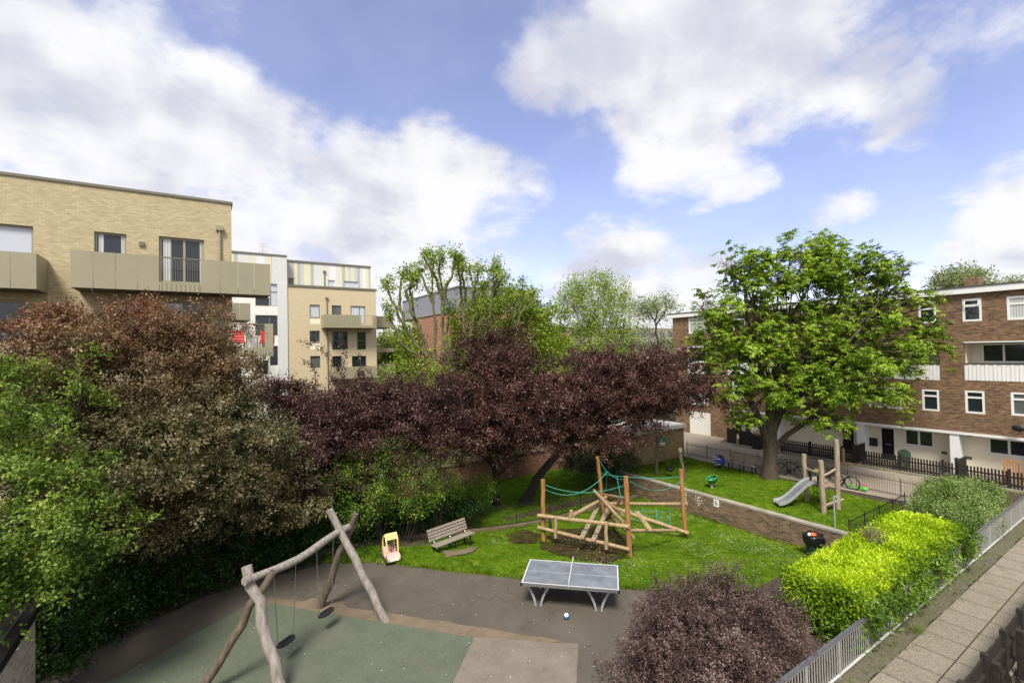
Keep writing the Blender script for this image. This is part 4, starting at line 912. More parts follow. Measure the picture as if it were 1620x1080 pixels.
t = thing('wall_notice', 'small white notice with black marks on the retaining wall', 'sign', (XW-.02, -a[0], a[2]))
m = MB(); FWl.box(m, a[0], a[1], a[2], a[3], .005, .02); m.build('board', 'sign_white', t)
m = MB(); sm = (a[0]+a[1])/2; h = a[3]-a[2]
for i, (u, v, w2, h2) in enumerate(((-.03, .72, .03, .05), (0, .5, .05, .02), (-.04, .45, .015, .09), (.04, .36, .02, .05), (0, .25, .045, .015))): FWl.box(m, sm+u-w2, sm+u+w2, a[2]+h*v-h2*.6, a[2]+h*v+h2*.6, .021+.0005*i, .024+.0005*i)
m.build('marks', 'black_paint', t)
# wall of the near building's yard, bottom left
t = thing('yard_wall', 'pale weathered brick wall with a black coping at the bottom left corner', 'wall', (-3.1, 9, 0))
MB().box(-3.4, -3.1, 3, 14.4, -.1, 1.98).build('wall', 'stock_brick' if 'stock_brick' in MATS else 'garden_brick', t)
MB().box(-3.46, -3.0, 3, 14.46, 1.981, 2.17).build('coping', 'black_paint', t); MB().tube([(-3.2, 3, 2.2), (-3.2, 8, 2.215), (-3.2, 14.4, 2.2)], .012, 6).build('cable', 'steel', t)
MB().ellipsoid((-3.04, 12.9, 1.92), .04, .04, .03, 10, 6).build('bulkhead_lamp', 'lamp_white', t)

# ------------------------------------------------------------------ fences and railings
def bar_fence(name, label, pts, zf, h, gap, mat, r=.007, post_r=.022, post_gap=2.0, hoop=False, group=None, rails=(.1, .92), skip=None):
    pts = [np.array(p, float) for p in pts]; c = np.mean(pts, axis=0); t = thing(name, label, 'fence', (c[0], c[1], zf(*c)), group)
    bars = MB(); rl = MB(); tot = 0; nextp = 0
    for i in range(len(pts)-1):
        a, b = pts[i], pts[i+1]; L = np.linalg.norm(b-a); d = (b-a)/L; k = int(L/gap)
        if hoop:
            for j in range(k//2):
                p0 = a+d*gap*(2*j+.5); p1 = a+d*gap*(2*j+1.5); z = zf(*p0); hh = h
                bars.tube([(*p0, z), (*p0, z+hh-gap*.3), (*(p0+d*gap*.18), z+hh), (*(p1-d*gap*.18), z+hh), (*p1, z+hh-gap*.3), (*p1, z)], r, 4, False)
        else:
            for j in range(k+1): p0 = a+d*min(L, gap*j); z = zf(*p0); bars.tube([(*p0, z+.02), (*p0, z+h)], r, 4, True)
        n_ = max(1, int(L/1.5))
        for j in range(n_):
            q0, q1 = a+d*L*j/n_, a+d*L*(j+1)/n_
            for f in rails: rl.beam((*q0, zf(*q0)+h*f), (*q1, zf(*q1)+h*f), .012, .03)
        s_ = 0
        while s_ <= L:
            q0 = a+d*s_; z = zf(*q0); MB().tube([(*q0, z-.1), (*q0, z+h+.06)], post_r, 8).build('post', mat, t); s_ += post_gap
    bars.build('bars', mat, t); rl.build('rail', mat, t); return t
plain('iron_black', (.012, .013, .013), .5, .2, 5.); plain('iron_brown', (.10, .08, .06), .6, .25, 9.)
bar_fence('iron_fence', 'black iron fence on the kerb under the copper plum trees', [(8.3, 18.8), (20.2, 18.8)], lambda x, y: lawn_z(x, 18.8)+.15, 1.0, .105, 'iron_black', r=.006)
LR = [P(1087, 719)[:2], P(1118, 725.6)[:2], P(1155, 732)[:2], P(1199, 741)[:2], P(1355, 772)[:2], P(1425, 786)[:2]]
LR.append(LR[-1]+(LR[-1]-LR[-2])*.6)
bar_fence('hoop_railing', 'long low bow top railing between the upper lawn and the road', LR, lambda x, y: 0, .86, .105, 'iron_brown', r=.008, post_gap=1.9, hoop=True, rails=(.12, .86))
bar_fence('low_railing', 'low dark railing along the lawn edge beside the laurel hedge', [(20.75, 8.35), (26.4, 8.35)], lambda x, y: 0, .62, .11, 'iron_black', r=.006, post_gap=1.4)
# notice on the bow top railing
q = P(1121, 722)
t = thing('railing_notice', 'small white notice tied to the bow top railing left of the blue ball', 'sign', (q[0]-.05, q[1], .45)); m = MB(); m.box(q[0]-.05, q[0]-.035, q[1]-.13, q[1]+.13, .42, .8); m.build('board', 'sign_white', t)
m = MB()
for i in range(4): m.box(q[0]-.056, q[0]-.0505, q[1]-.08, q[1]+.08-.03*(i % 2), .5+.07*i, .515+.07*i)
m.build('lettering', 'black_paint', t)
# galvanised railing along the path, flat dark top rail
t = thing('path_railing', 'grey steel railing with a wide dark handrail beside the paved path', 'railing', (16, 5.0, 0), None)
m = MB()
for a in np.arange(3.0, 33.0, 3.0): m.box(a+.004, a+2.996, 4.955, 5.045, .905, .93)
m.build('handrail', 'rail_top', t)
MB().box(3, 33, 4.985, 5.015, .84, .875).build('top_rail', 'rail_grey', t); MB().box(3, 33, 4.975, 5.025, .095, .125).build('bottom_rail', 'white_line', t)
m = MB(); k = 0
for a in np.arange(3.0, 33.0, .112):
    if k % 13: m.box(a-.009, a+.009, 4.993, 5.007, .126, .839)
    k += 1
m.build('bars', 'rail_grey', t)
for a in np.arange(3.0, 33.0, .112*13): MB().box(a-.03, a+.03, 4.988, 5.012, -.05, .904).build('post', 'rail_grey', t)
# picket fences
def picket(name, label, a, b, h, group=None, z=0., gap=.13, wdt=.08, post_gap=1.85, mat='dark_fence'):
    a, b = np.array(a, float), np.array(b, float); L = np.linalg.norm(b-a); d = (b-a)/L; nn = np.array([-d[1], d[0]]); c = (a+b)/2; t = thing(name, label, 'fence', (c[0], c[1], z), group); m = MB()
    for i in range(int(L/gap)):
        p = a+d*gap*(i+.5); hh = h*(1+rng.uniform(-.015, .015)); x = V3(*d, 0)*wdt/2; y = V3(*nn, 0)*.01
        vs = []
        for s_ in (-1, 1):
            for q in ((-1, .05), (1, .05), (1, hh-.06), (0, hh), (-1, hh-.06)): vs.append(V3(*p, z+q[1])+x*q[0]+y*s_)
        m.add(vs, [(0, 1, 2, 3, 4), (9, 8, 7, 6, 5)]+[(j, (j+1) % 5+0, (j+1) % 5+5, j+5) for j in range(5)])
    m.build('palings', mat, t); m = MB()
    for hz in (.25, .68): m.beam((*(a+nn*.035), z+h*hz), (*(b+nn*.035), z+h*hz), .045, .08)
    m.build('rail', mat, t); s_ = 0
    while s_ <= L+.01: p = a+d*s_+nn*.03; MB().box(p[0]-.06, p[0]+.06, p[1]-.06, p[1]+.06, z-.05, z+h+.08).build('post', mat, t, bevel=.01); s_ += post_gap
    return t
yp = lambda px: PN(px, 700, (1, 0, 0), 33.4)[1]
grp = 'dark picket fences in front of the maisonettes'
picket('picket_fence', 'dark picket fence right of the chestnut trunk, up to the first white pier', (33.4, yp(1236)), (33.4, yp(1352)), .95, grp)
picket('picket_fence', 'dark picket fence before the black front door with the meter box', (33.4, yp(1364)), (33.4, yp(1508)), .95, grp)
picket('picket_fence', 'dark picket fence along the rightmost garden behind the dogwood bush', (33.4, yp(1516)), (33.4, yp(1680)), .95, grp)
for px, lb in ((1350, 'dark picket dividing fence running back to the pier between the two front doors'), (1512, 'dark picket dividing fence running back to the white pier at the right')):
    picket('dividing_fence', lb, (33.5, yp(px)), (35.1, yp(px)), 1.15, 'dividing fences between the front gardens')
# boarded yard under the chestnut left
def board_box(px0, px1, lb, h=1.1):
    a, b = yp(px0), yp(px1); t = thing('timber_screen', lb, 'fence', (33.6, (a+b)/2, 0)); m = MB()
    y = b
    while y < a-.02: m.box(33.56, 33.6, y+.004, min(a, y+.12)-.004, .05, h+random.uniform(-.01, .01)); y += .12
    m.build('boards', 'dark_fence', t)
    for yy in (a, b): MB().box(33.5, 33.66, yy-.05, yy+.05, -.02, h+.08).build('post', 'dark_fence', t)
board_box(1169, 1193, 'solid dark timber screen left of the chestnut trunk'); board_box(1150, 1160, 'narrow dark timber screen at the brick corner')
for i, (px, lb) in enumerate(((1196, 'rubbish and a red sack heaped on a dark bin by the timber screen'),)):
    y = yp(1200); t = thing('wheelie_bin', lb, 'bin', (33.3, y, 0)); MB().box(33.0, 33.5, y-.3, y+.25, .0, .95).build('body', 'black_paint', t, bevel=.03)
    m = MB(); m.ellipsoid((33.2, y-.1, 1.12), .25, .3, .2, 12, 8, .12); m.build('sack', 'red_brick', t, True); m = MB(); m.ellipsoid((33.2, y+.2, 1.3), .2, .22, .25, 12, 8, .12); m.build('white_sack', 'white_leafy', t, True)
# post standing in front of the picket fence
a = PN(1334, 742, (0, 0, 1), 0); t = thing('timber_post', 'short tan timber bollard in front of the picket fence', 'bollard', (32.9, yp(1334), 0)); y = PN(1334, 730, (1, 0, 0), 32.9)[1]
t.location = (32.9, y, 0); t['wpos'] = [32.9, y, 0.]; MB().log((32.9, y, -.05), (32.9, y, 1.0), .085, .08).build('post', 'tan_log', t, True)
MB().box(32.6, 33.1, y-.45, y+.35, .0, .13).build('footing', 'tan_log', t)
# front garden fence of the viewer's building, bottom right
picket('picket_fence', 'dark picket fence with heavy posts at the bottom right corner', (20.2, 2.98), (11.0, 2.98), 1.06, None, gap=.098, post_gap=1.42)
picket('dividing_fence', 'dark fence running towards the viewer at the bottom right corner', (15.0, 2.8), (14.6, -.3), .95, 'fences at the bottom right corner')
picket('dividing_fence', 'dark fence with mossy top rail at the lower edge, nearest the viewer', (13.1, 2.8), (12.6, -.3), .95, 'fences at the bottom right corner')

# ------------------------------------------------------------------ playground: swings
FC, FD = P(505, 960), P(614, 982); MF = (FC+FD)/2
nv = unit(MF*V3(1, 1, 0)); apF = PN(549, 838, nv, nv@MF)
zb = apF[2]-.0
dirb = unit(np.array([FC[1]-FD[1], FD[0]-FC[0], 0.])); 
if dirb@FW > 0: dirb = -dirb
apN = P(405, 914, zb); Lb = np.linalg.norm(apN-apF)
sw = thing('swing_set', 'weathered grey log swing frame with crossed legs', 'swing frame', ((apF[0]+apN[0])/2, (apF[1]+apN[1])/2, 0))
bd = unit(apN-apF); bf, bn_ = apF-bd*.30, apN+bd*.28
path = [bf+(bn_-bf)*i/10+V3(0, 0, .05*math.sin(i*.7+.4))+np.cross(bd, V3(0, 0, 1))*.05*math.sin(i*.6+1) for i in range(11)]
MB().tube(path, [.098-.001*i+.005*math.sin(i*2) for i in range(11)], 14, True, .04).build('crossbeam', 'grey_log', sw, True)
def leg(foot, top, r0, r1, mat='dark_log', wob=.03):
    foot, top = np.array(foot), np.array(top); k = 7; pth = [foot+(top-foot)*i/k+(rng.normal(0, wob, 3) if 0 < i < k else 0) for i in range(k+1)]
    MB().tube(pth, [r0+(r1-r0)*i/k for i in range(k+1)], 12, True, .05).build('leg', mat, sw, True)
def through(foot, px, py, ap, ext=0.):  # top end of a leg: seen at (px,py), near the apex vertical plane
    n_ = unit(ap*V3(1, 1, 0)); return PN(px, py, n_, n_@ap)
leg(FD-V3(0, 0, .1), through(FD, 521, 806, apF+bd*.14), .115, .10, 'grey_log')
leg(FC-V3(0, 0, .1), through(FC, 563, 812, apF-bd*.12), .11, .085)
wd = (FD-FC)/2; FN = np.array([apN[0], apN[1], 0]);
tA, tB = through(FN, 433, 903, apN+bd*.13), through(FN, 390, 895, apN-bd*.14)
fA = P(322, 1084, 0); fB = P(447, 1090, 0)
def extend(top, a, b):                 # ground end of a leg whose line passes pixel (a,b) inside the plane of the A frame
    n_ = bd; q = PN(a, b, n_, n_@top); return top+(q-top)*(top[2]+.1)/(top[2]-q[2])
leg(P(309, 1108, -.1), tA, .10, .085); leg(P(453, 1108, -.1), tB, .125, .115, 'grey_log')
def swing(pxa, pya, pxb, pyb, lab):
    # hang points on the beam, straight down to the seat
    def onb(a, b):
        r_ = ray(a, b); n_ = np.cross(bd, V3(0, 0, 1)); n_ = unit(n_); q = PN(a, b, n_, n_@apF); q[2] = zb-.1; return q
    a, b = onb(pxa, pya), onb(pxb, pyb); c = (a+b)/2; zs = .5; t = thing('swing', lab, 'swing', (c[0], c[1], zs), 'swings on the log frame')
    dx = unit((b-a)*V3(1, 1, 0)); sa, sb = c-dx*.23, c+dx*.23
    for top, low in ((a, sa), (b, sb)):
        m = MB(); p0, p1 = V3(top[0], top[1], zb-.08), V3(low[0], low[1], zs+.03); L = np.linalg.norm(p1-p0); k = int(L/.045); m.tube([p0, p1], .0055, 5)
        for j in range(k): q = p0+(p1-p0)*(j+.5)/k; m.box(q[0]-.010, q[0]+.010, q[1]-.010, q[1]+.010, q[2]-.013, q[2]+.013)
        m.build('chain', 'chain', t)
    side = np.cross(dx, V3(0, 0, 1)); m = MB(); vs = []; n_ = 20
    for z in (-.03, .035):
        for j in range(n_):
            an = 2*math.pi*j/n_; u = math.copysign(abs(math.cos(an))**.6, math.cos(an))*.25; v = math.copysign(abs(math.sin(an))**.8, math.sin(an))*.105; vs.append(V3(c[0], c[1], zs+z-.0*u*u+.25*u*u)+dx*u+side*v)
    m.add(vs, [tuple(range(n_))[::-1], tuple(range(n_, 2*n_))]+[(j, (j+1) % n_, n_+(j+1) % n_, n_+j) for j in range(n_)]); m.build('seat', 'black_rubber', t, bevel=.012)
swing(433, 908, 468, 887, 'black rubber swing seat nearest the viewer, half behind the thick leg'); swing(500.5, 863, 527, 847, 'black rubber swing seat hanging at the far end of the beam')

# ------------------------------------------------------------------ table tennis table
q0, q1, q2, q3 = P(825, 921, .76), P(979, 933.5, .76), P(978, 893.5, .76), P(838, 884, .76)
ct = (q0+q1+q2+q3)/4; ux = unit((q1-q0)+(q2-q3)); uy = unit(np.array([-ux[1], ux[0], 0])); uz = V3(0, 0, 1)
if uy@FW < 0: uy = -uy
ct[2] = 0; HL, HW = 1.37, .7625
T = thing('table_tennis_table', 'grey outdoor table tennis table with a white steel net', 'table tennis table', ct)
def ob(m, u, v, z, hu, hv, hz): return m.obox(ct+ux*u+uy*v+uz*z, ux*hu, uy*hv, uz*hz)
m = MB(); ob(m, 0, 0, .745, HL-.03, HW-.03, .014); m.build('tabletop', 'table_top', T)
m = MB(); ob(m, 0, -HW+.012, .715, HL, .012, .045); ob(m, 0, HW-.012, .715, HL, .012, .045); ob(m, -HL+.012, 0, .715, .012, HW-.0245, .045); ob(m, HL-.012, 0, .715, .012, HW-.0245, .045); m.build('apron', 'steel', T)
m = MB(); ob(m, 0, -HW+.018, .7625, HL-.0, .018, .002); ob(m, 0, HW-.018, .7625, HL, .018, .002); ob(m, -HL+.018, 0, .7625, .018, HW-.037, .002); ob(m, HL-.018, 0, .7625, .018, HW-.037, .002); ob(m, -.69, 0, .7605, .66, .004, .001); ob(m, .69, 0, .7605, .66, .004, .001); m.build('line', 'white_line', T)
m = MB(); ob(m, 0, 0, .838, .012, HW+.08, .076); m.build('net', 'white_line', T)
m = MB()
for su in (-1, 1):
    for sv in (-1, 1): ob(m, su*(HL-.005), sv*(HW-.005), .712, .03, .03, .036)
m.build('corner_cap', 'black_paint', T)
for su in (-.93, .80):
    for sv in (-.48, .48):
        for sg in (-1, 1):
            pth = []
            for i in range(8): k = i/7; pth.append(ct+ux*(su+sg*(.08+.33*k**1.7))+uy*sv+uz*(.0+.69*k))
            m = MB()
            for i in range(7): m.beam(pth[i], pth[i+1]+(pth[i+1]-pth[i])*.03, .05, .06)
            m.build('leg', 'galv', T)
q = P(896, 974, .08); t = thing('ball', 'small blue and white ball on the tarmac before the table', 'ball', (q[0], q[1], 0)); MB().ellipsoid((q[0], q[1], .08), .08, .08, .08, 18, 12).build('ball', 'blue_ball' if 'blue_ball' in MATS else 'blue_plastic', t, True)
m = MB(); vs = []; 
for i in range(9):
    for j in range(18): a = 2*math.pi*j/18; ph = (i/8)*.75; vs.append(V3(q[0], q[1], .08)+.0822*(V3(-FW[0]*.5, -FW[1]*.5, .86)*math.cos(ph)+(V3(CX[0], CX[1], 0)*math.cos(a)+unit(np.cross(V3(-FW[0]*.5, -FW[1]*.5, .86), V3(CX[0], CX[1], 0)))*math.sin(a))*math.sin(ph)))
m.add(vs, [(i*18+j, i*18+(j+1) % 18, (i+1)*18+(j+1) % 18, (i+1)*18+j) for i in range(8) for j in range(18)]); m.build('white_panel', 'sign_white', t, True)

# ------------------------------------------------------------------ bench on the lower lawn
def bench(name, lab, a, b, back=True, h=.45, mat='bench_wood', legm='iron_black', nslat=4, dots=True, seatn=3, face=-1):
    a, b = np.array(a, float), np.array(b, float); c = (a+b)/2; z = min(a[2], b[2]); L = np.linalg.norm((b-a)[:2]); d = unit((b-a)*V3(1, 1, 0)); s_ = V3(-d[1], d[0], 0)
    if s_@FW < 0: s_ = -s_                # s_ points away from the viewer: the back side
    t = thing(name, lab, 'bench', (c[0], c[1], z))
    o = V3(c[0], c[1], z)
    for i in range(seatn): MB().obox(o+s_*(.02+.125*i)+V3(0, 0, h+.01*(i == 0)), d*(L/2+.08), s_*.05, V3(0, 0, .02)).build('seat_slat', mat, t, bevel=.006)
    if back:
        for i in range(nslat): MB().obox(o+s_*(.44+.045*i)+V3(0, 0, h+.13+.105*i), d*(L/2+.08), s_*.016+V3(0, 0, -.006), V3(0, 0, .042)+s_*.015).build('back_slat', mat, t, bevel=.006)
    for k in (-1, 0, 1):
        m = MB(); q = o+d*(L/2-.1)*k
        m.beam(q+s_*.03+V3(0, 0, -.15), q+s_*.03+V3(0, 0, h-.02), .05, .05).beam(q+s_*.38+V3(0, 0, -.15), q+s_*.4+V3(0, 0, h+.05), .05, .05).beam(q+V3(0, 0, h-.04), q+s_*.4+V3(0, 0, h-.04), .05, .04)
        if back: m.beam(q+s_*.43+V3(0, 0, h), q+s_*.62+V3(0, 0, h+.5), .05, .03)
        m.build('frame', legm, t)
        if dots: MB().ellipsoid(q+s_*.36+V3(0, 0, h+.05), .03, .03, .03, 8, 6).build('bolt_cap', 'sign_white', t)
    return t
bench('park_bench', 'weathered slatted park bench on the lower lawn, in front of the hedge', G(693, 876), G(748, 862))
b0, b1 = P(1158, 746), P(1188, 753)
bench('park_bench', 'pale park bench beside the bow top railing on the upper lawn', P(1150, 742), P(1192, 751), True, .45, 'slide_wood', dots=False, nslat=4)
# toy car
q = G(619, 886); t = thing('toy_car', 'faded pink and yellow ride-in toy car on the grass', 'toy car', q); yaw = unit(unit(P(640, 905)-P(606, 862))*V3(1, 1, 0)); fx = yaw; fy = V3(-fx[1], fx[0], 0)
L3 = lambda u, v, z: q+fx*u+fy*v+V3(0, 0, z)
m = MB(); pr = [(-.38, .12), (-.42, .28), (-.36, .42), (-.2, .40), (-.12, .2), (.1, .2), (.16, .36), (.36, .30), (.42, .22), (.40, .1)]; n_ = len(pr)
vs = [L3(u, -.23, z) for u, z in pr]+[L3(u, .23, z) for u, z in pr]
m.add(vs, [tuple(range(n_)), tuple(range(n_, 2*n_))[::-1]]+[(j, n_+j, n_+(j+1) % n_, (j+1) % n_) for j in range(n_)]); m.build('body', 'pink_plastic', t, True, bevel=.03).data.polygons.foreach_set('use_smooth', [False]*(n_+2))
m = MB()
arc = [(-.34, .42), (-.33, .62), (-.26, .80), (-.1, .88), (.05, .86), (.13, .74), (.19, .36)]
for sv in (-.2, .2): m.tube([L3(u, sv, z) for u, z in arc], .028, 8)
for i in range(2, 5): m.obox((L3(arc[i][0], 0, arc[i][1])+L3(arc[min(i+1, 4)][0], 0, arc[min(i+1, 4)][1]))/2+V3(0, 0, .012), fy*.21, unit(L3(arc[i][0], 0, arc[i][1])-L3(arc[min(i+1, 5)][0], 0, arc[min(i+1, 5)][1]))*.1, V3(0, 0, .02))
m.build('roof', 'yellow_plastic', t)
m = MB(); m.tube([L3(.1, .0, .3), L3(.02, 0, .45)], .014, 6); m.tube([L3(.02, .09*math.cos(k*math.pi/5), .45+.09*math.sin(k*math.pi/5)) for k in range(11)], .014, 5); m.build('steering_wheel', 'black_rubber', t)
for u in (-.27, .27):
    for v in (-.235, .235): MB().tube([L3(u, v-.035, .09), L3(u, v+.035, .09)], .09, 14).build('wheel', 'black_rubber', t)
MB().obox(L3(.425, 0, .18), fx*.008, fy*.16, V3(0, 0, .04)).build('bumper', 'white_leafy', t)
q = G(602, 890); t = thing('plant', 'small pale dandelion clump at the tarmac edge by the toy car', 'plant', q)

# ------------------------------------------------------------------ climbing frame
CFm = thing('climbing_frame', 'timber climbing frame of logs, posts and green ropes on the lower lawn', 'climbing frame', G(960, 850))
gL, gF, gR, gB = G(860, 857), G(997, 882), G(1085, 850), G(957, 822)
def upright(g, a, b):
    n_ = unit(g*V3(1, 1, 0)); return PN(a, b, n_, n_@g)
tops = {}
for key, g, a, b in (('L', gL, 859, 758), ('F', gF, 990, 753), ('R', gR, 1077, 742), ('B', gB, 945, 722)):
    tp = upright(g, a, b); tops[key] = tp; MB().log(g-V3(0, 0, .25), tp, .095, .09, 12, 6, .008).build('post', 'orange_log', CFm, True)
pl = lambda k0, k1: (lambda u: (u, u@{'L': gL, 'F': gF, 'R': gR, 'B': gB}[k0]))(unit(np.cross({'L': gL, 'F': gF, 'R': gR, 'B': gB}[k1]-{'L': gL, 'F': gF, 'R': gR, 'B': gB}[k0], V3(0, 0, 1))))
def onpl(pln, a, b, off=0): return PN(a, b, pln[0], pln[1]+off)
LF = pl('L', 'F'); FR_ = pl('F', 'R'); BR_ = pl('B', 'R'); BF_ = pl('B', 'F'); LB_ = pl('L', 'B')
sgn = 1 if (LF[0]@FW) < 0 else -1
def lg(p, q, r=.075, mat='tan_log', name='log', r1=None): return MB().log(p, q, r, r1 or r*.92, 10, 5, .006).build(name, mat, CFm, True)
lg(onpl(LF, 851, 815, .12*sgn), onpl(LF, 996, 833, .12*sgn), .08); lg(onpl(LF, 851, 834, .12*sgn), onpl(LF, 996, 869, .12*sgn), .075)
lg(onpl(LF, 879, 850, .25*sgn), onpl(LF, 879, 817, .25*sgn), .07, 'tan_log', 'short_post'); lg(onpl(LF, 959, 868, .25*sgn), onpl(LF, 959, 825, .25*sgn), .07, 'tan_log', 'short_post')
lg(onpl(BR_, 950, 796), onpl(BR_, 1087, 797), .08)
lg(onpl(BF_, 947, 781), onpl(BF_, 992, 789), .075)
lg(onpl(FR_, 996, 839), onpl(FR_, 1066, 839), .07)
def fwd(a, b, d): return V(a, b, d)
dB, dF, dR_, dL = gB@FW, gF@FW, gR@FW, gL@FW
# leaning logs meeting at a central crown
lg(fwd(906, 815, dL-.6), fwd(959, 786, dB-1.4), .085); lg(fwd(904, 807, dL-.9), fwd(902, 819, dL-.9), .075, 'tan_log', 'short_post')
lg(fwd(940, 776, dB-1.3), fwd(987, 826, dF+.5), .075); lg(fwd(962, 800, dB-1.6), fwd(1089, 843, dR_-.25), .085)
lg(fwd(983, 788, dB-2.0), fwd(960, 822, dB-.8), .07, 'orange_log'); lg(fwd(984, 790, dF+1.0), fwd(998, 812, dF+.9), .07)
lg(fwd(955, 790, dB-1.1), fwd(985, 812, dF+1.2), .075)
lg(fwd(966, 803, dB-1.5), fwd(984, 824, dF+.8), .07)
lg(fwd(965, 817, dB-.6), fwd(1003, 850, dF+.7), .075)
lg(fwd(869, 815, dL+.1), fwd(871, 835, dL+.3), .07, 'dark_log')
MB().obox((fwd(1008, 809, dF+.9)+fwd(1029, 838, dF+.7))/2, (fwd(1029, 838, dF+.7)-fwd(1008, 809, dF+.9))/2, V3(*(CX[:2]*.08), 0), V3(0, 0, .03)).build('plank', 'tan_log', CFm)
for a, b, c, d in ((946, 801, 920, 851), (962, 803, 938, 855)):
    p, q = fwd(a, b, dB-2.0), fwd(c, d, dF+.35+.1); ax = (q-p)/2; sd = unit(np.cross(ax, V3(0, 0, 1)))*.085; u = unit(np.cross(sd, ax))*.025
    pk = MB().obox((p+q)/2, ax, sd, u).build('plank', 'slide_wood', CFm)
    for k in range(5): c_ = p+(q-p)*(k+.5)/5; m = MB(); m.ellipsoid(c_-FW*.03+V3(0, 0, .02), .045, .03, .04, 8, 6); m.build('foothold', 'dark_log', pk, True)
def rope(pts, r=.012, sag=0., name='rope', par=CFm):
    pts = [np.array(p, float) for p in pts]; path = []
    if len(pts) == 2:
        for i in range(13): k = i/12; path.append(pts[0]+(pts[1]-pts[0])*k-V3(0, 0, 4*sag*k*(1-k)))
    else: path = pts
    return MB().tube(path, r, 6).build(name, 'rope_green', par, True)
def at_post(g, a, b): return upright(g, a, b)
kn = fwd(961, 746, (dB+dF)/2+.4)
rope([at_post(gL, 863, 767), at_post(gF, 986, 768)], sag=.28); rope([at_post(gL, 863, 774), kn], sag=.55)
rope([at_post(gB, 950, 730), kn], sag=.06); rope([kn, at_post(gF, 988, 758)], sag=.1); rope([kn, at_post(gB, 952, 748)], sag=.0)
rope([at_post(gB, 950, 749), at_post(gR, 1078, 754)], sag=.12); rope([at_post(gF, 997, 761), at_post(gR, 1078, 760)], sag=.38)
rope([kn, fwd(958, 781, dB-1.3)], sag=-.05); rope([fwd(976, 754, (dB+dF)/2), fwd(982, 787, dF+1)])
nt_ = CFm
topn = [onpl(BR_, a, 798) for a in (996, 1016, 1037, 1059)]; lown = [onpl(BR_, a, b, 0) for a, b in ((999, 822), (1018, 826), (1039, 824), (1061, 831))]
for p, q in zip(topn, lown): rope([p, q], .014, 0, 'net_rope')
for f in (.33, .62, .9):
    for i in range(3): rope([topn[i]+(lown[i]-topn[i])*f, topn[i+1]+(lown[i+1]-topn[i+1])*f], .011, .05, 'net_rope')

# ------------------------------------------------------------------ upper lawn equipment
# basket swing
g1, g2 = P(1038, 751), P(1083, 758); t1, t2 = upright(g1, 1040, 692), upright(g2, 1076, 713)
t = thing('swing_post', 'dark timber post of the small swing in front of the brick hut', 'post', g1, 'posts of the small swing'); MB().log(g1-V3(0, 0, .2), t1, .09, .075).build('post', 'dark_log', t, True)
t = thing('swing_post', 'leaning dark timber post with a capped top by the hut corner', 'post', g2, 'posts of the small swing'); MB().log(g2-V3(0, 0, .2), t2, .1, .085).build('post', 'dark_log', t, True); MB().log(t2+V3(0, 0, .0), t2+V3(0, 0, .09), .13, .12).build('cap', 'bark_pale', t, True)
sc_ = (g1+g2)/2; sc_[2] = PN(1057, 741, unit(sc_*V3(1, 1, 0)), unit(sc_*V3(1, 1, 0))@sc_)[2]
t = thing('basket_swing', 'small black swing seat hanging between two dark posts', 'swing', sc_); MB().ellipsoid(sc_, .22, .22, .17, 14, 8, 0, -1, .2).build('seat', 'black_rubber', t, True)
for tp in (t1-V3(0, 0, .12), t2-V3(0, 0, .05)): MB().tube([tp, sc_+V3(0, 0, .05)], .018, 6).build('chain', 'black_paint', t)
# blue ball on a post
q = P(1138, 741); t = thing('play_ball', 'big blue play ball with dark bands near the bow top railing', 'play equipment', q)
MB().ellipsoid(q+V3(0, 0, .50), .33, .33, .38, 24, 16).build('ball', 'blue_plastic', t, True); m = MB()
for k, (zz_, off) in enumerate(((.62, .2), (.44, -.3), (.28, .4), (.74, -.1))):
    pth = []
    for j in range(14): a = 2*math.pi*j/14+off; r_ = .335*math.sqrt(max(.02, 1-((zz_-.5+.05*math.sin(a*2))/.385)**2)); pth.append(q+V3(r_*math.cos(a), r_*math.sin(a), zz_+.05*math.sin(a*2)))
    m.tube(pth[:9], .022, 6)
m.build('band', 'white_leafy', t, True); MB().tube([q-V3(0, 0, .05), q+V3(0, 0, .2)], .06, 10).build('stem', 'black_paint', t)
m = MB(); m.ellipsoid(q+V3(-.03, -.03, .72), .24, .24, .14, 16, 8); m.build('opening', 'black_rubber', t, True)
# spinner bowl
q = P(1126, 772); t = thing('spinner_bowl', 'dark green tilted spinner bowl on a short grey post', 'play equipment', q); MB().tube([q-V3(0, 0, .05), q+V3(0, 0, .3)], .07, 12).build('post', 'galv', t)
rt = Matrix.Rotation(R(24), 3, Vector((-FW[0], -FW[1], 0))); 
m = MB(); m.ellipsoid((0, 0, 0), .29, .29, .30, 22, 10, 0, -1, 0); m.v = [tuple(np.array(rt@Vector(v))+q+V3(0, 0, .54)) for v in m.v]; m.build('bowl', 'green_plastic', t, True)
m = MB(); m.tube([tuple(np.array(rt@Vector((.29*math.cos(a), .29*math.sin(a), 0)))+q+V3(0, 0, .54)) for a in np.linspace(0, 2*math.pi, 25)], .016, 6); m.build('rim', 'lime_plastic', t, True)
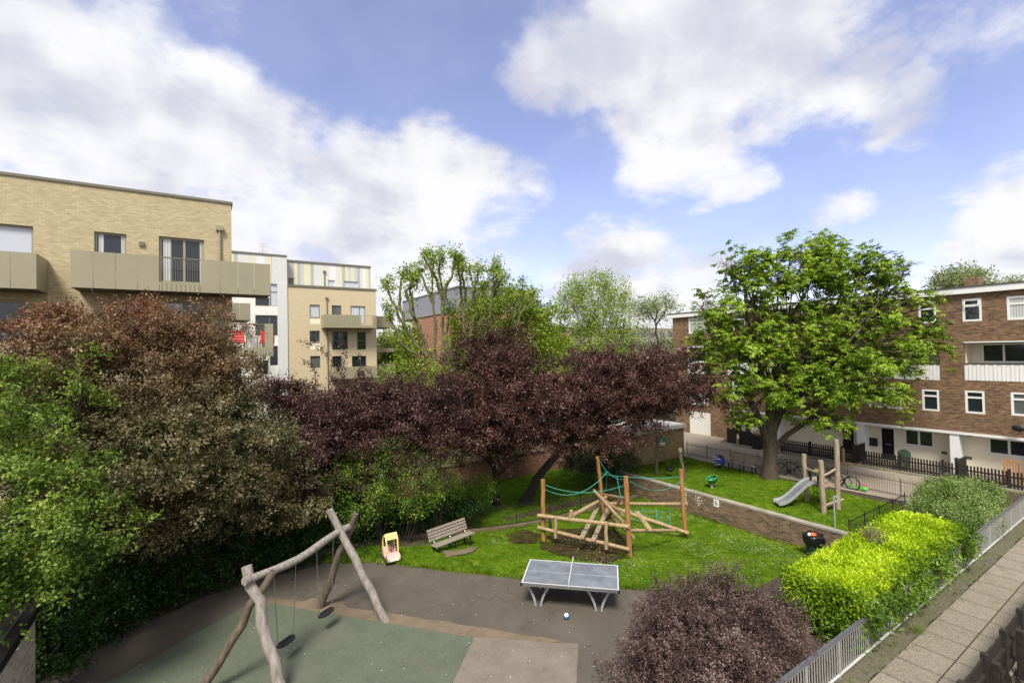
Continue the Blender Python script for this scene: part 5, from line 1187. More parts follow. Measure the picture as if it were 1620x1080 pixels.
# slide tower
S = thing('slide_tower', 'timber slide tower with a steel slide on the upper lawn', 'slide', P(1300, 800))
p1, p2, p3, p4 = P(1304, 811), P(1326, 806), P(1277, 793), P(1300, 789)
s1_, s2_, s3_ = upright(p1, 1298, 728), upright(p2, 1323, 695), upright(p3, 1272, 718)
for g, tp, r_ in ((p1, s1_, .115), (p2, s2_, .11), (p3, s3_, .105)): MB().log(g-V3(0, 0, .2), tp, r_, r_*.95, 12, 6, .01).build('post', 'slide_wood', S, True)
zp = upright(p1, 1302, 771)[2]; e_a = (p2-p1); e_b = (p3-p1); pc = p1+e_a*.5+e_b*.5
plat = MB(); o = p1+V3(0, 0, zp)
for k in range(6): plat.obox(o+e_b*.5+e_a*(k+.5)/6, e_b*.48, e_a*.075, V3(0, 0, .025))
plat.build('platform', 'slide_wood', S)
MB().log(p3+V3(0, 0, upright(p3, 1274, 741)[2]), p1+V3(0, 0, upright(p1, 1300, 751)[2]), .05).build('handrail', 'slide_wood', S, True)
MB().log(p1+V3(0, 0, upright(p1, 1301, 752)[2]), p2+V3(0, 0, upright(p2, 1325, 742)[2]), .05).build('handrail', 'slide_wood', S, True)
MB().log(p1+V3(0, 0, .32)+e_a*.05, p2+e_a*.35+V3(0, 0, .42), .055).build('step', 'slide_wood', S, True); MB().log(P(1306, 806)+V3(0, 0, .1), P(1330, 800)+V3(0, 0, .12), .05).build('step', 'dark_log', S, True)
foot = P(1228, 801); sdir = unit((foot-(o+e_b*.55))*V3(1, 1, 0)); top = V3(*(p1+e_b*.55)[:2], zp)+sdir*.05; Lh = np.linalg.norm((foot-top)[:2]); sw2 = V3(-sdir[1], sdir[0], 0)*.26
prof = []
for i in range(19):
    k = i/18; x = Lh*k; z = zp*(1-sstep(k*1.02))*1.0+.12*(1-k)*0+.17*sstep(k*1.5); z = .16+(zp-.16+.05)*(1-(k**1.0)) if False else .16+(zp+.03-.16)*(.5+.5*math.cos(math.pi*min(1, k**.95*1.04))); prof.append(top*V3(1, 1, 0)+sdir*x+V3(0, 0, z))
m = MB(); vs = []
for p in prof: vs += [p-sw2, p+sw2]
m.add(vs, [(2*i, 2*i+1, 2*i+3, 2*i+2) for i in range(18)]); bed = m.build('slide', 'steel', S, True); sol = bed.modifiers.new('thickness', 'SOLIDIFY'); sol.thickness = .012
for sg in (-1, 1):
    m = MB(); vs = []
    for p in prof: c = p+sw2*sg; vs += [c-V3(0, 0, .03)-sw2*.03, c+V3(0, 0, .15)-sw2*.03, c+V3(0, 0, .15)+sw2*.03, c-V3(0, 0, .03)+sw2*.03]
    m.add(vs, [(4*i+j, 4*i+(j+1) % 4, 4*i+4+(j+1) % 4, 4*i+4+j) for i in range(18) for j in range(4)]+[(0, 3, 2, 1), (72, 73, 74, 75)]); m.build('slide_side', 'galv', bed)
MB().obox(top+V3(0, 0, .15)-sdir*.08-sw2*1.2, sdir*.04, sw2*.16, V3(0, 0, .22)).obox(top+V3(0, 0, .15)-sdir*.08+sw2*1.2, sdir*.04, sw2*.16, V3(0, 0, .22)).build('side_panel', 'black_rubber', S)
m = MB(); nn_ = unit(e_a)
for k in range(4):
    for h in range(3): m.tube([p3+e_a*.0+e_b*(-.1-.2*k)+e_a*.4+V3(0, 0, zp*(.2+.27*h)), p3+e_b*(-.1-.2*(k+1))+e_a*.4+V3(0, 0, zp*(.2+.27*h)-.03)], .014, 5)
    m.tube([p3+e_b*(-.1-.2*k)+e_a*.4+V3(0, 0, 0), p3+e_b*(-.1-.2*k)+e_a*.4+V3(0, 0, zp)], .014, 5)
m.build('climbing_net', 'black_paint', S)
q = P(1321, 834); tp = upright(q, 1319, 784); t = thing('sign_pole', 'thin grey steel pole with a small side plate at the lawn corner', 'post', q); MB().tube([q-V3(0, 0, .1), tp], .032, 10).build('pole', 'galv', t); e_ = V3(CX[0], CX[1], 0)
MB().obox(tp+e_*.08+V3(0, 0, -.03), e_*.09, FW*.015, V3(0, 0, .035)).obox(tp+e_*.14+V3(0, 0, -.17), e_*.035, FW*.012, V3(0, 0, .13)).build('plate', 'galv', t)
# bicycles against the railing
def bicycle(a, b, lab, mat='black_paint', lean=.12):
    a, b = np.array(a, float), np.array(b, float); d = unit((b-a)*V3(1, 1, 0)); s_ = V3(-d[1], d[0], 0); rw = .335; t = thing('bicycle', lab, 'bicycle', (a+b)/2, 'bicycles leaning on the bow top railing')
    L_ = lambda u, z, v=0: a+d*u+V3(0, 0, z)+s_*(v-lean*z*.3)
    wb = 1.05
    for u in (0, wb):
        m = MB(); m.tube([L_(u+rw*math.cos(k), rw+rw*math.sin(k)) for k in np.linspace(0, 2*math.pi, 25)], .032, 6, False); w_ = m.build('wheel', 'black_rubber', t, True); m = MB()
        for k in range(12): an = k*math.pi/6; m.tube([L_(u, rw), L_(u+rw*.96*math.cos(an), rw+rw*.96*math.sin(an))], .003, 3, False)
        m.tube([L_(u, rw, -.04), L_(u, rw, .04)], .03, 8); m.build('spokes', 'chain', w_)
    bb, st, hd, hb = L_(.44, .28), L_(.30, .78), L_(.88, .74), L_(.92, .62); m = MB()
    for p, q in ((bb, st), (st, hd), (bb, hb), (hd, hb), (L_(0, rw), bb), (L_(0, rw), st+(bb-st)*.12), (hb, L_(wb, rw))): m.tube([p, q], .025, 6)
    m.build('frame', mat, t, True); MB().tube([st, L_(.27, .90)], .013, 6).build('seat_post', 'chain', t)
    MB().ellipsoid(L_(.25, .93), .13, .07, .03, 12, 6).build('saddle', 'black_rubber', t, True); MB().tube([hd, L_(.86, .92)], .014, 6).tube([L_(.86, .92, -.28), L_(.88, .94, 0), L_(.86, .92, .28)], .013, 6).build('handlebar', 'black_paint', t, True)
    m = MB(); m.tube([L_(.44, .28, -.03), L_(.44, .28, .03)], .09, 12); m.tube([L_(.44, .28, .04), L_(.55, .16, .05)], .012, 5); m.build('crank', 'black_paint', t)
    return t
rd = unit(np.array([*(LR[4]-LR[3]), 0])); off = V3(-.28, 0, 0)
def on_rail(px): q = P(px, 745+ (px-1230)*.2); k = PN(px, 700, (rd[1], -rd[0], 0), (rd[1]*LR[3][0]-rd[0]*LR[3][1])); return V3(k[0], k[1], 0)+off
ba = on_rail(1239); bicycle(ba, ba+rd*1.05, 'black bicycle leaning on the railing just right of the chestnut trunk')
ba = on_rail(1291); bicycle(ba, ba+rd*1.05, 'dark bicycle with a yellow bag seen through the slide tower'); q = ba+rd*.1+V3(-.05, 0, .6)
t = thing('hi_vis_bag', 'bright yellow bag hung on the bicycle behind the slide tower', 'bag', q); MB().ellipsoid(q, .1, .14, .13, 12, 8, .1).build('bag', 'yellow_plastic', t, True)
ba = on_rail(1316); bicycle(ba+V3(-.15, 0, 0), ba+V3(-.15, 0, 0)+rd*1.05, 'dark bicycle whose front wheel shows right of the tall slide post')
# lime green toy by the railing
q = P(1343, 770)+V3(-.25, 0, 0); e = on_rail(1366); e2_ = unit(e-on_rail(1343)); o_ = on_rail(1342)+V3(-.1, 0, 0); t = thing('toy', 'bright green plastic toy lying along the bow top railing', 'toy', o_)
m = MB(); m.tube([o_+e2_*u+V3(0, 0, .14+.04*math.sin(u*9)) for u in np.linspace(0, .95, 9)], [.03, .06, .07, .05, .05, .06, .08, .08, .03], 10); m.ellipsoid(o_+e2_*.82+V3(0, 0, .14), .1, .1, .08, 12, 8); m.build('body', 'lime_plastic', t, True)
MB().ellipsoid(o_+e2_*.75+V3(.16, 0, .3), .07, .07, .04, 10, 6).build('hat', 'red_plastic', t, True)
# chairs in the front gardens
q = PN(1428, 712, (1, 0, 0), 34.3); y = q[1]; t = thing('garden_chair', 'dark green round backed garden chair behind the picket fence', 'chair', (34.3, y, 0))
plain('chair_green', (.05, .09, .07), .5)
m = MB(); vs = []
for k in range(11): a = math.pi*k/10; vs += [(34.5, y+.32*math.cos(a), .85+.28*math.sin(a)), (34.53, y+.32*math.cos(a), .85+.28*math.sin(a)), (34.45, y+.3*math.cos(a), .42), (34.48, y+.3*math.cos(a), .42)]
m.add(vs, [(4*k, 4*k+4, 4*k+6, 4*k+2) for k in range(10)]+[(4*k+1, 4*k+3, 4*k+7, 4*k+5) for k in range(10)]); m.build('backrest', 'chair_green', t); MB().box(34.0, 34.45, y-.24, y+.24, .4, .43).build('seat', 'chair_green', t)
for a, b in ((34.03, y-.2), (34.03, y+.2), (34.42, y-.2), (34.42, y+.2)): MB().box(a-.02, a+.02, b-.02, b+.02, 0, .4).build('leg', 'chair_green', t)
q = PN(1600, 740, (1, 0, 0), 34.4); y = q[1]; t = thing('garden_chair', 'tan slatted wooden garden chair behind the rightmost picket fence', 'chair', (34.4, y, 0))
m = MB()
for k in range(6): m.box(34.6, 34.63, y-.25+.1*k, y-.19+.1*k, .5, 1.18)
m.box(34.59, 34.64, y-.3, y+.36, 1.181, 1.26); m.build('backrest', 'wood_chair', t); MB().box(34.15, 34.6, y-.28, y+.34, .42, .46).build('seat', 'wood_chair', t)
for a, b in ((34.18, y-.26), (34.18, y+.3), (34.6, y-.26), (34.6, y+.3)): MB().box(a-.025, a+.025, b-.025, b+.025, 0, .42 if a < 34.5 else 1.2).build('leg', 'wood_chair', t)
# litter bin
q = G(1288, 878); t = thing('litter_bin', 'dark green litter bin lined with a black bag by the retaining wall', 'bin', q); MB().tube([q-V3(0, 0, .02), q+V3(0, 0, .7)], [.27, .29], 20).build('body', 'bin_green', t, True)
m = MB(); k_ = 22; vs = []
for i, (r_, z) in enumerate(((.30, .42), (.335, .5), (.37, .62), (.36, .74), (.34, .82), (.27, .80), (.2, .7))):
    for j in range(k_): a = 2*math.pi*j/k_; rr = r_*(1+.09*math.sin(a*5+i)+.05*math.sin(a*11+2*i)); vs.append(q+V3(rr*math.cos(a), rr*math.sin(a), z+.03*math.sin(a*4+i*1.3)))
m.add(vs, [(i*k_+j, i*k_+(j+1) % k_, (i+1)*k_+(j+1) % k_, (i+1)*k_+j) for i in range(6) for j in range(k_)]); bag = m.build('liner_bag', 'bag_black', t, True); 
t = thing('rubbish', 'orange packet and bottles poking out of the litter bin', 'rubbish', q+V3(0, 0, .72)); m = MB(); m.ellipsoid(q+V3(0, .02, .80), .15, .12, .06, 12, 8, .1); m.build('packet', 'orange_plastic', t, True)
MB().ellipsoid(q+V3(-.12, .1, .8), .08, .06, .07, 8, 6).build('cup', 'white_leafy', t, True)

# ------------------------------------------------------------------ trees and shrubs
A = lambda *a: np.array(a, float)
def at(px, py, d): return V(px, py, d)
def foot(px, d, z=0.):
    q = V(px, 700, d); q[2] = z; return q
LLA = lambda n, v: np.full(n, v)
# big bronze leaved plum on the left
B = pxblobs([(230, 600, 14.5, 150, 105), (110, 580, 14., 110, 90), (305, 600, 15., 80, 85), (210, 530, 15., 120, 50), (70, 520, 15, 50, 40), (60, 640, 13, 100, 90), (250, 700, 13.5, 150, 90), (370, 700, 14.5, 80, 100),
             (160, 760, 13, 120, 70), (330, 790, 13.8, 90, 55), (390, 670, 15.5, 42, 35), (300, 520, 15.5, 60, 40), (420, 740, 15.5, 45, 70), (440, 820, 14.6, 50, 35)])
make_tree('plum_tree', 'large bronze and red leaved plum tree filling the left side before the yellow brick block', 'tree', foot(235, 15.2), at(235, 800, 15.0), .17, B, 'leaf_bronze', 'bark_dark', 7600, 22, .30, .092, .054, cut=.2, freq=1.1, sub=7, rmin=.3, spread=.22, bough=(520, .66, .09), group='plum trees along the garden')
# wispy top shoots
# green tree, bottom left, nearest
B = pxblobs([(10, 650, 10.5, 60, 40), (40, 740, 10, 75, 50), (50, 850, 9.3, 85, 62), (0, 925, 8.8, 50, 45), (135, 810, 10.5, 45, 45), (105, 680, 10.8, 30, 35), (5, 590, 11, 35, 18), (150, 880, 10.6, 35, 28), (130, 610, 11.2, 16, 32)])
make_tree('green_tree', 'bright green young tree at the lower left edge, nearest the viewer', 'tree', foot(20, 11.8), at(30, 860, 11.3), .1, B, 'leaf_bright', 'bark_dark', 1150, 18, .26, .10, .055, bough=(95, .5, .08), cut=.45, freq=1.3, sub=5, rmin=.45, spread=.25)
# copper plums, left to right
B = pxblobs([(470, 660, 19.5, 70, 55), (560, 662, 20, 90, 50), (650, 655, 20.5, 80, 46), (520, 720, 18.6, 90, 55), (620, 690, 19.5, 80, 40), (700, 640, 21, 40, 50), (440, 620, 20, 40, 30), (600, 632, 20.5, 70, 26), (690, 690, 20.5, 45, 40), (450, 780, 17.5, 50, 50)])
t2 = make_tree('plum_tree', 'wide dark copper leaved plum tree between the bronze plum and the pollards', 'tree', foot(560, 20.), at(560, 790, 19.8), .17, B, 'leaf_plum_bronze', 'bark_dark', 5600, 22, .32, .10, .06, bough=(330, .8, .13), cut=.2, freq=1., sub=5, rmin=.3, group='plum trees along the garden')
# tall sprigs of the copper plum standing against the pale brick block
def sprigs(px_lines, d, n, L, W, mat, par, bm='bark_dark', name='shoot'):
    qs = []
    for ln in px_lines:
        pts = [at(a, b, d) for a, b in ln]; m = MB(); m.tube(pts, [.02, .012, .006][:len(pts)] if len(pts) <= 3 else list(np.linspace(.025, .005, len(pts))), 5)
        for i in range(len(pts)-1):
            k = max(2, int(np.linalg.norm(pts[i+1]-pts[i])/.07)); sp = np.array([pts[i]+(pts[i+1]-pts[i])*j/k for j in range(k)]); sd = np.repeat([unit(pts[i+1]-pts[i])], k, 0)
            qs.append(sprays_leaves(sp, sd, n, .09, L, W, spread=.9))
        m.build(name, bm, par, True)
    q = np.concatenate(qs); fast_mesh('shoot_leaves', q, len(q)//4, mat, par)
sprigs([[(560, 625), (535, 585), (505, 548), (478, 540)], [(540, 590), (548, 560), (541, 545)], [(560, 620), (570, 580), (566, 560)], [(600, 620), (628, 600), (640, 590)], [(500, 610), (497, 580), (480, 570)], [(585, 625), (590, 595), (577, 580)]], 19.5, 7, .10, .06, 'leaf_plum', t2)
B = pxblobs([(785, 560, 24.5, 48, 45), (745, 590, 24, 55, 45), (820, 590, 24.5, 45, 45), (790, 640, 23.6, 95, 55), (720, 660, 23.5, 50, 50), (850, 650, 24, 60, 50), (785, 540, 24.6, 24, 18), (760, 690, 23.4, 60, 30), (830, 690, 23.6, 60, 28), (900, 660, 24, 45, 45)])
base1 = P(785, 797, -.6)
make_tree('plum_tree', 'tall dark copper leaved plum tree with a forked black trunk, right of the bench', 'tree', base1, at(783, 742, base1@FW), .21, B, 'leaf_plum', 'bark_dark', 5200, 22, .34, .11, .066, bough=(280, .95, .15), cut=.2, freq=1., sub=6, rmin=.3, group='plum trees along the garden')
B = pxblobs([(930, 600, 26, 55, 45), (990, 600, 27, 75, 50), (1055, 593, 27.5, 60, 44), (975, 655, 26.3, 70, 40), (1085, 612, 27, 50, 28), (1020, 640, 27, 40, 26), (920, 640, 25.5, 50, 40), (960, 570, 27, 40, 30), (1045, 570, 28, 40, 28), (1118, 622, 27, 26, 22), (940, 690, 25.4, 50, 26), (880, 620, 25, 30, 35)])
base2 = P(830, 795, -.6)
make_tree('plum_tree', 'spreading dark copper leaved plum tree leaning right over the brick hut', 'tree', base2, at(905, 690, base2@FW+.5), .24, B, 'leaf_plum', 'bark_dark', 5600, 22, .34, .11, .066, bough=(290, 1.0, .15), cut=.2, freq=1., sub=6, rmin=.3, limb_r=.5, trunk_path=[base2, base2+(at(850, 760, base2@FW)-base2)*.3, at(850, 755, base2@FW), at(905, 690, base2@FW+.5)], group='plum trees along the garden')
# understorey: shade bushes and ivy
def shrub(name, lab, cat, blobs, leafm, M, n_per, slen, L, W, cut=.25, freq=1.4, rmin=.55, barkm='bark_dark', group=None, stems=5, up=.9, upb=.35, spread=.3, align=.5, droop=.15, base=None, bough=None):
    c = np.mean([b[0] for b in blobs], axis=0); base = A(c[0], c[1], max(-1.0, ground_z(c[0], c[1]))) if base is None else np.array(base); t = thing(name, lab, cat, base, group); m = MB()
    for b in blobs:
        for k in range(stems):
            d = rand_unit(1)[0]; d[2] = abs(d[2]); e = b[0]+d*b[1]*.85; s_ = A(b[0][0]+rng.normal(0, .1), b[0][1]+rng.normal(0, .1), base[2]-.05); limb(m, s_, e, .03, .008, .06, 5, 5)
    m.build('stems', barkm, t); sp, sd = blob_sprays(blobs, M, rmin, 1.03, cut, freq, upb, bough=bough); q = sprays_leaves(sp, sd, n_per, slen, L, W, up=up, spread=spread, align=align, droop=droop); fast_mesh('foliage', q, len(q)//4, leafm, t); return t
def eb(x, y, z, rx, ry, rz): return (A(x, y, z), A(rx, ry, rz))
shrub('ivy_bank', 'dark ivy and elder growth behind the tarmac edge at the lower left', 'shrub', [eb(-2.6, 17.0, 1.0, 1.2, 1.0, 1.3), eb(-1.5, 18.2, 1.1, 1.3, 1.0, 1.6), eb(-.2, 18.9, 1.2, 1.3, 1., 1.7), eb(1.2, 19.3, 1.2, 1.3, 1.1, 1.6), eb(-3.2, 16., .9, .8, 1., 1.2), eb(-1.8, 18.9, 2.4, 1.6, 1, 1.2), eb(.4, 19.8, 2.6, 1.6, 1, 1.3)], 'leaf_dark', 2600, 24, .35, .085, .062, cut=.3)
shrub('ivy_bank', 'dark leafy growth behind the swings', 'shrub', [eb(2.6, 19.2, 1.0, 1.2, .9, 1.5), eb(4.0, 19.2, 1.0, 1.1, .85, 1.4), eb(3.2, 20, 2.2, 1.5, 1, 1.2), eb(2.0, 18.6, .3, .9, .5, .5)], 'leaf_dark', 1500, 24, .35, .085, .06, cut=.25)
shrub('ivy_bank', 'dark evergreen growth behind the yard wall at the left edge', 'shrub', [eb(-4.6, 15.5, 1.3, 1.0, 1.4, 1.7), eb(-4.4, 17.6, 1.5, 1.2, 1.2, 1.9), eb(-3.6, 19.2, 1.6, 1.4, 1.2, 2.0), eb(-5.6, 17., 1.4, 1.0, 1.4, 1.8), eb(-5.2, 19.6, 1.6, 1.2, 1.2, 2.0)], 'leaf_dark', 1700, 22, .38, .095, .065, cut=.15)
# low ivy creeping over the edge
pts = []; 
for i in range(2, 8):
    a, b = np.array(edge_pts[i-1 if i > 0 else 0]), np.array(edge_pts[i]); L = np.linalg.norm(b-a); nn_ = np.array([-(b-a)[1], (b-a)[0]])/L
    if nn_@FW[:2] < 0: nn_ = -nn_
    for j in range(int(L*26)):
        q = a+(b-a)*rng.uniform(); q = q+nn_*abs(rng.normal(.12, .45)); pts.append((q[0], q[1], rng.uniform(.02, .22)))
pts = np.array(pts); sd = nrm(np.array([0, 0, .6])+rand_unit(len(pts))*.8); q = sprays_leaves(pts, sd, 9, .16, .07, .06, spread=.5); o = fast_mesh('ground_ivy', q, len(q)//4, 'leaf_dark', None); tag(o, 'dark ivy leaves creeping over the edge of the tarmac', 'ground cover', kind='stuff')
hb = [eb(x, 19.25+.1*math.sin(x*3), -.05 if x < 9 else -.25, .75, .55, .95+.1*math.sin(x*5)) for x in np.arange(4.6, 10.2, .75)]
shrub('hedge', 'dark green hedge behind the toy car and the lower park bench', 'hedge', hb, 'leaf_dark', 1900, 22, .3, .075, .05, cut=.1, rmin=.5)
B = pxblobs([(600, 745, 18.8, 55, 40), (650, 770, 19, 45, 40), (570, 780, 18.5, 50, 45), (630, 720, 19.2, 40, 25), (690, 760, 20, 30, 30)])
shrub('green_shrub', 'light green shrub under the copper foliage above the toy car', 'shrub', B, 'leaf_shrub', 850, 26, .34, .08, .045, cut=.25)
B = pxblobs([(725, 800, 22.5, 40, 22), (760, 775, 23.2, 25, 20), (700, 780, 21.5, 30, 28)])
shrub('green_shrub', 'small green shrub at the foot of the forked plum trunk', 'shrub', B, 'leaf_shrub', 420, 24, .3, .075, .045, cut=.2)
B = pxblobs([(715, 715, 29, 30, 25), (760, 705, 29.6, 28, 22), (800, 700, 30.2, 30, 20)])
shrub('green_shrub', 'pale green bushes beyond the old brick garden wall', 'shrub', B, 'leaf_spring', 380, 22, .4, .11, .07, cut=.2)
B = pxblobs([(930, 740, 28, 40, 22), (975, 735, 28.5, 30, 25)])
shrub('dark_shrub', 'dark shade bush against the left side of the brick hut', 'shrub', B, 'leaf_dark', 380, 22, .4, .1, .07, cut=.2)
# horse chestnut
base = P(1217, 757); db = base@FW
B = pxblobs([(1250, 540, 27, 80, 70), (1330, 530, 26.5, 80, 70), (1180, 510, 27, 60, 60), (1140, 500, 27, 45, 40), (1130, 560, 26.5, 35, 30), (1200, 440, 27.5, 60, 40), (1280, 430, 27.5, 70, 42), (1350, 440, 27, 60, 45), (1250, 400, 28, 45, 28), (1300, 395, 28, 40, 24), (1170, 415, 27.5, 35, 25),
             (1400, 490, 26, 48, 42), (1400, 430, 27, 35, 30), (1450, 530, 25.5, 38, 30), (1470, 480, 25.8, 30, 18), (1400, 560, 25.2, 55, 38), (1330, 600, 25, 70, 42), (1380, 620, 24.8, 40, 28), (1190, 570, 25.6, 50, 45), (1185, 620, 25.4, 34, 24), (1280, 615, 24.6, 60, 42), (1300, 662, 24.8, 42, 24), (1180, 660, 25.4, 20, 14), (1390, 405, 27.2, 35, 18), (1430, 420, 26.8, 22, 12), (1110, 480, 27, 22, 18)])
tp = [base-A(0, 0, .15), at(1218, 735, db), at(1219, 690, db), at(1220, 640, db+.1), at(1222, 610, db+.2)]
make_tree('chestnut_tree', 'large horse chestnut with broad green leaves on the upper lawn', 'tree', base, tp[-1], .345, B, 'leaf_chestnut', 'bark_brown', 4500, 3, .30, .21, .085, bough=(470, .78, .26), cut=.3, freq=.55, sub=8, rmin=.25, limb_r=.34, pal=True, trunk_path=tp, upb=.2, limbs=[([at(a, b, db+c) for a, b, c in ln], ra, rb) for ln, ra, rb in [([(1217, 705, 0), (1205, 672, 0), (1190, 640, -.1), (1172, 600, -.2), (1150, 560, -.1), (1140, 520, 0)], .24, .07), ([(1219, 690, 0), (1232, 655, -.2), (1258, 622, -.5), (1290, 590, -.8), (1330, 560, -.9), (1370, 540, -1)], .25, .07), ([(1219, 715, 0), (1245, 688, -.3), (1275, 668, -.8), (1310, 640, -1.3), (1345, 615, -1.6)], .17, .05), ([(1219, 640, 0), (1205, 590, .2), (1196, 530, .3), (1190, 460, .4)], .2, .05)]])
# pollards behind
def stem_tree(name, lab, lines, d, leafm, barkm, r, group, tuft=5, n=9, L=.16, W=.09, slen=.35, every=.5, lower=.25, bdepth=0.):
    b = lines[0][0]; t = thing(name, lab, 'tree', foot(b[0], d), group); m = MB(); sp = []; sdv = []
    m.tube([foot(b[0], d, -.1), at(b[0], b[1], d)], [r*1.6, r*1.3], 10)
    for li, ln in enumerate(lines):
        dd = d+(rng.uniform(-1, 1)*bdepth); P0 = []
        for i, (a, c) in enumerate(ln): P0.append(at(a, c, d+(dd-d)*min(1, i/2)))
        # smooth-ish gnarled path
        path = []
        for i in range(len(P0)-1):
            for k in range(4): path.append(P0[i]+(P0[i+1]-P0[i])*k/4+rng.normal(0, .05, 3)*(k > 0))
        path.append(P0[-1]); N_ = len(path); r0_ = r if li == 0 else r*.75
        m.tube(path, [r0_*(1-.72*i/(N_-1)) for i in range(N_)], 7, True, .1)
        for i, q in enumerate(path):
            k = i/(N_-1)
            if k > lower:
                for _ in range(tuft if k > .75 else (2 if rng.uniform() < every else 0)): sp.append(q+rng.normal(0, .16, 3)); sdv.append(unit(rand_unit(1)[0]+A(0, 0, .4)))
        for _ in range(tuft*2): sp.append(path[-1]+rng.normal(0, .25, 3)); sdv.append(unit(rand_unit(1)[0]+A(0, 0, .5)))
    m.build('trunk', barkm, t, True); q = sprays_leaves(np.array(sp), np.array(sdv), n, slen, L, W, spread=.4); fast_mesh('crown', q, len(q)//4, leafm, t); return t
stem_tree('pollarded_tree', 'tall pollarded tree with bare knobbly limbs in front of the striped flats', [
    [(692, 640), (688, 580), (672, 540), (655, 500), (648, 460), (652, 432)], [(672, 560), (645, 525), (628, 490), (616, 465), (612, 445)], [(640, 520), (632, 480), (634, 445), (638, 430)], [(655, 500), (642, 460), (658, 435), (655, 445)],
    [(692, 630), (688, 560), (687, 500), (684, 450), (686, 408)], [(686, 480), (672, 450), (664, 425)], [(698, 620), (702, 560), (700, 500), (698, 450), (694, 425), (700, 403)], [(700, 500), (704, 460), (716, 430), (722, 404)],
    [(700, 470), (690, 440), (672, 410), (676, 402)], [(688, 600), (660, 560), (635, 545), (618, 505), (616, 490)], [(700, 620), (712, 570), (706, 530), (712, 485)], [(690, 620), (665, 600), (640, 570), (628, 540)]], 36, 'leaf_pollard', 'bark_moss', .20, 'pollarded trees', bdepth=1.6, L=.2, W=.12, tuft=7, every=.85, lower=.12)
stem_tree('pollarded_tree', 'pollarded tree with upright limbs in front of the zinc roof', [
    [(746, 640), (742, 570), (734, 520), (730, 470), (728, 440), (722, 412)], [(742, 560), (748, 500), (750, 460), (742, 428)], [(750, 480), (752, 450), (758, 424)], [(734, 500), (737, 460), (731, 430), (729, 412)],
    [(744, 600), (765, 540), (776, 495), (782, 450), (780, 425)], [(781, 460), (786, 440), (784, 418)], [(779, 470), (790, 450), (796, 438)], [(765, 545), (760, 510), (766, 470), (763, 450)]], 37, 'leaf_pollard', 'bark_moss', .19, 'pollarded trees', bdepth=1.2, L=.2, W=.12, tuft=7, every=.85, lower=.12)
stem_tree('pollarded_tree', 'small reddish stemmed pollard right of the zinc roof corner', [[(812, 620), (814, 560), (820, 510), (824, 470), (826, 448)], [(818, 520), (808, 490), (804, 462)], [(822, 500), (838, 475), (846, 460)]], 38, 'leaf_pollard', 'bark_moss', .13, 'pollarded trees', L=.2, W=.12)
# broad trees beyond
B = pxblobs([(800, 500, 42, 55, 40), (760, 520, 42, 40, 40), (840, 520, 42, 35, 45), (790, 560, 41, 60, 35), (850, 570, 41, 35, 35), (735, 560, 41, 25, 30), (875, 560, 40, 18, 25)])
make_tree('green_tree', 'dense mid green tree in front of the red brick block', 'tree', foot(800, 42), at(800, 600, 42), .3, B, 'leaf_midgreen', 'bark_pale', 1500, 20, .8, .26, .16, cut=.3, freq=.5, sub=4, rmin=.35)
B = pxblobs([(880, 520, 44, 16, 40), (866, 545, 44, 15, 35), (890, 560, 43, 15, 30)])
make_tree('green_tree', 'narrow yellow green tree at the right end of the red brick block', 'tree', foot(878, 44), at(878, 600, 44), .18, B, 'leaf_pollard', 'bark_pale', 330, 18, .7, .24, .14, cut=.3, freq=.5, sub=3)
B = pxblobs([(940, 480, 48, 50, 40), (915, 500, 48, 30, 45), (965, 500, 48, 32, 45), (935, 455, 48, 32, 20), (970, 465, 48, 25, 20), (945, 540, 48, 50, 30), (985, 540, 48, 22, 25), (905, 470, 48, 20, 22), (940, 572, 47, 55, 22)])
make_tree('spring_tree', 'airy light green tree with upright branches above the copper plums', 'tree', foot(945, 48), at(945, 600, 48), .26, B, 'leaf_spring', 'bark_pale', 1500, 14, .9, .22, .12, cut=.45, freq=.6, sub=8, rmin=.3)
t = stem_tree('pale_tree', 'thin crooked tree with a few pale leaves left of the maisonettes', [[(1040, 600), (1041, 560), (1038, 515), (1030, 497), (1018, 487)], [(1038, 515), (1048, 500), (1056, 486), (1052, 478)], [(1036, 510), (1040, 495), (1034, 485)], [(1040, 545), (1056, 540), (1070, 552)]], 50, 'leaf_pale', 'bark_dark', .14, None, tuft=7, L=.26, W=.15, slen=.9, lower=.4)
B = pxblobs([(1015, 530, 54, 25, 18), (1060, 540, 52, 22, 18), (1000, 560, 52, 30, 20), (1075, 560, 50, 22, 20), (1030, 490, 58, 40, 12)])
make_tree('pale_tree', 'hazy pale yellow green tree left of the maisonette gable', 'tree', foot(1020, 55), at(1020, 600, 54), .2, B, 'leaf_pale', 'bark_pale', 500, 12, .9, .24, .14, cut=.4, freq=.5, sub=4)
B = pxblobs([(630, 545, 70, 30, 22), (650, 570, 68, 30, 25), (620, 575, 68, 25, 20), (660, 545, 70, 25, 25)])
make_tree('green_tree', 'rounded bright green tree behind the end balconies of the striped flats', 'tree', foot(635, 70), at(635, 600, 70), .3, B, 'leaf_midgreen', 'bark_pale', 700, 16, 1.2, .4, .26, cut=.25, freq=.4, sub=3)
B = pxblobs([(1520, 445, 52, 30, 18), (1500, 452, 52, 18, 12), (1545, 452, 52, 18, 12), (1600, 452, 60, 20, 8)])
make_tree('spring_tree', 'rounded tree top rising behind the maisonette roof', 'tree', foot(1520, 52), at(1520, 500, 52), .3, B, 'leaf_pale', 'bark_pale', 420, 16, .8, .26, .16, cut=.2, freq=.5, sub=4)
B = pxblobs([(640, 600, 34, 40, 22), (700, 598, 36, 50, 25), (740, 600, 36, 40, 25), (870, 600, 36, 50, 22)])
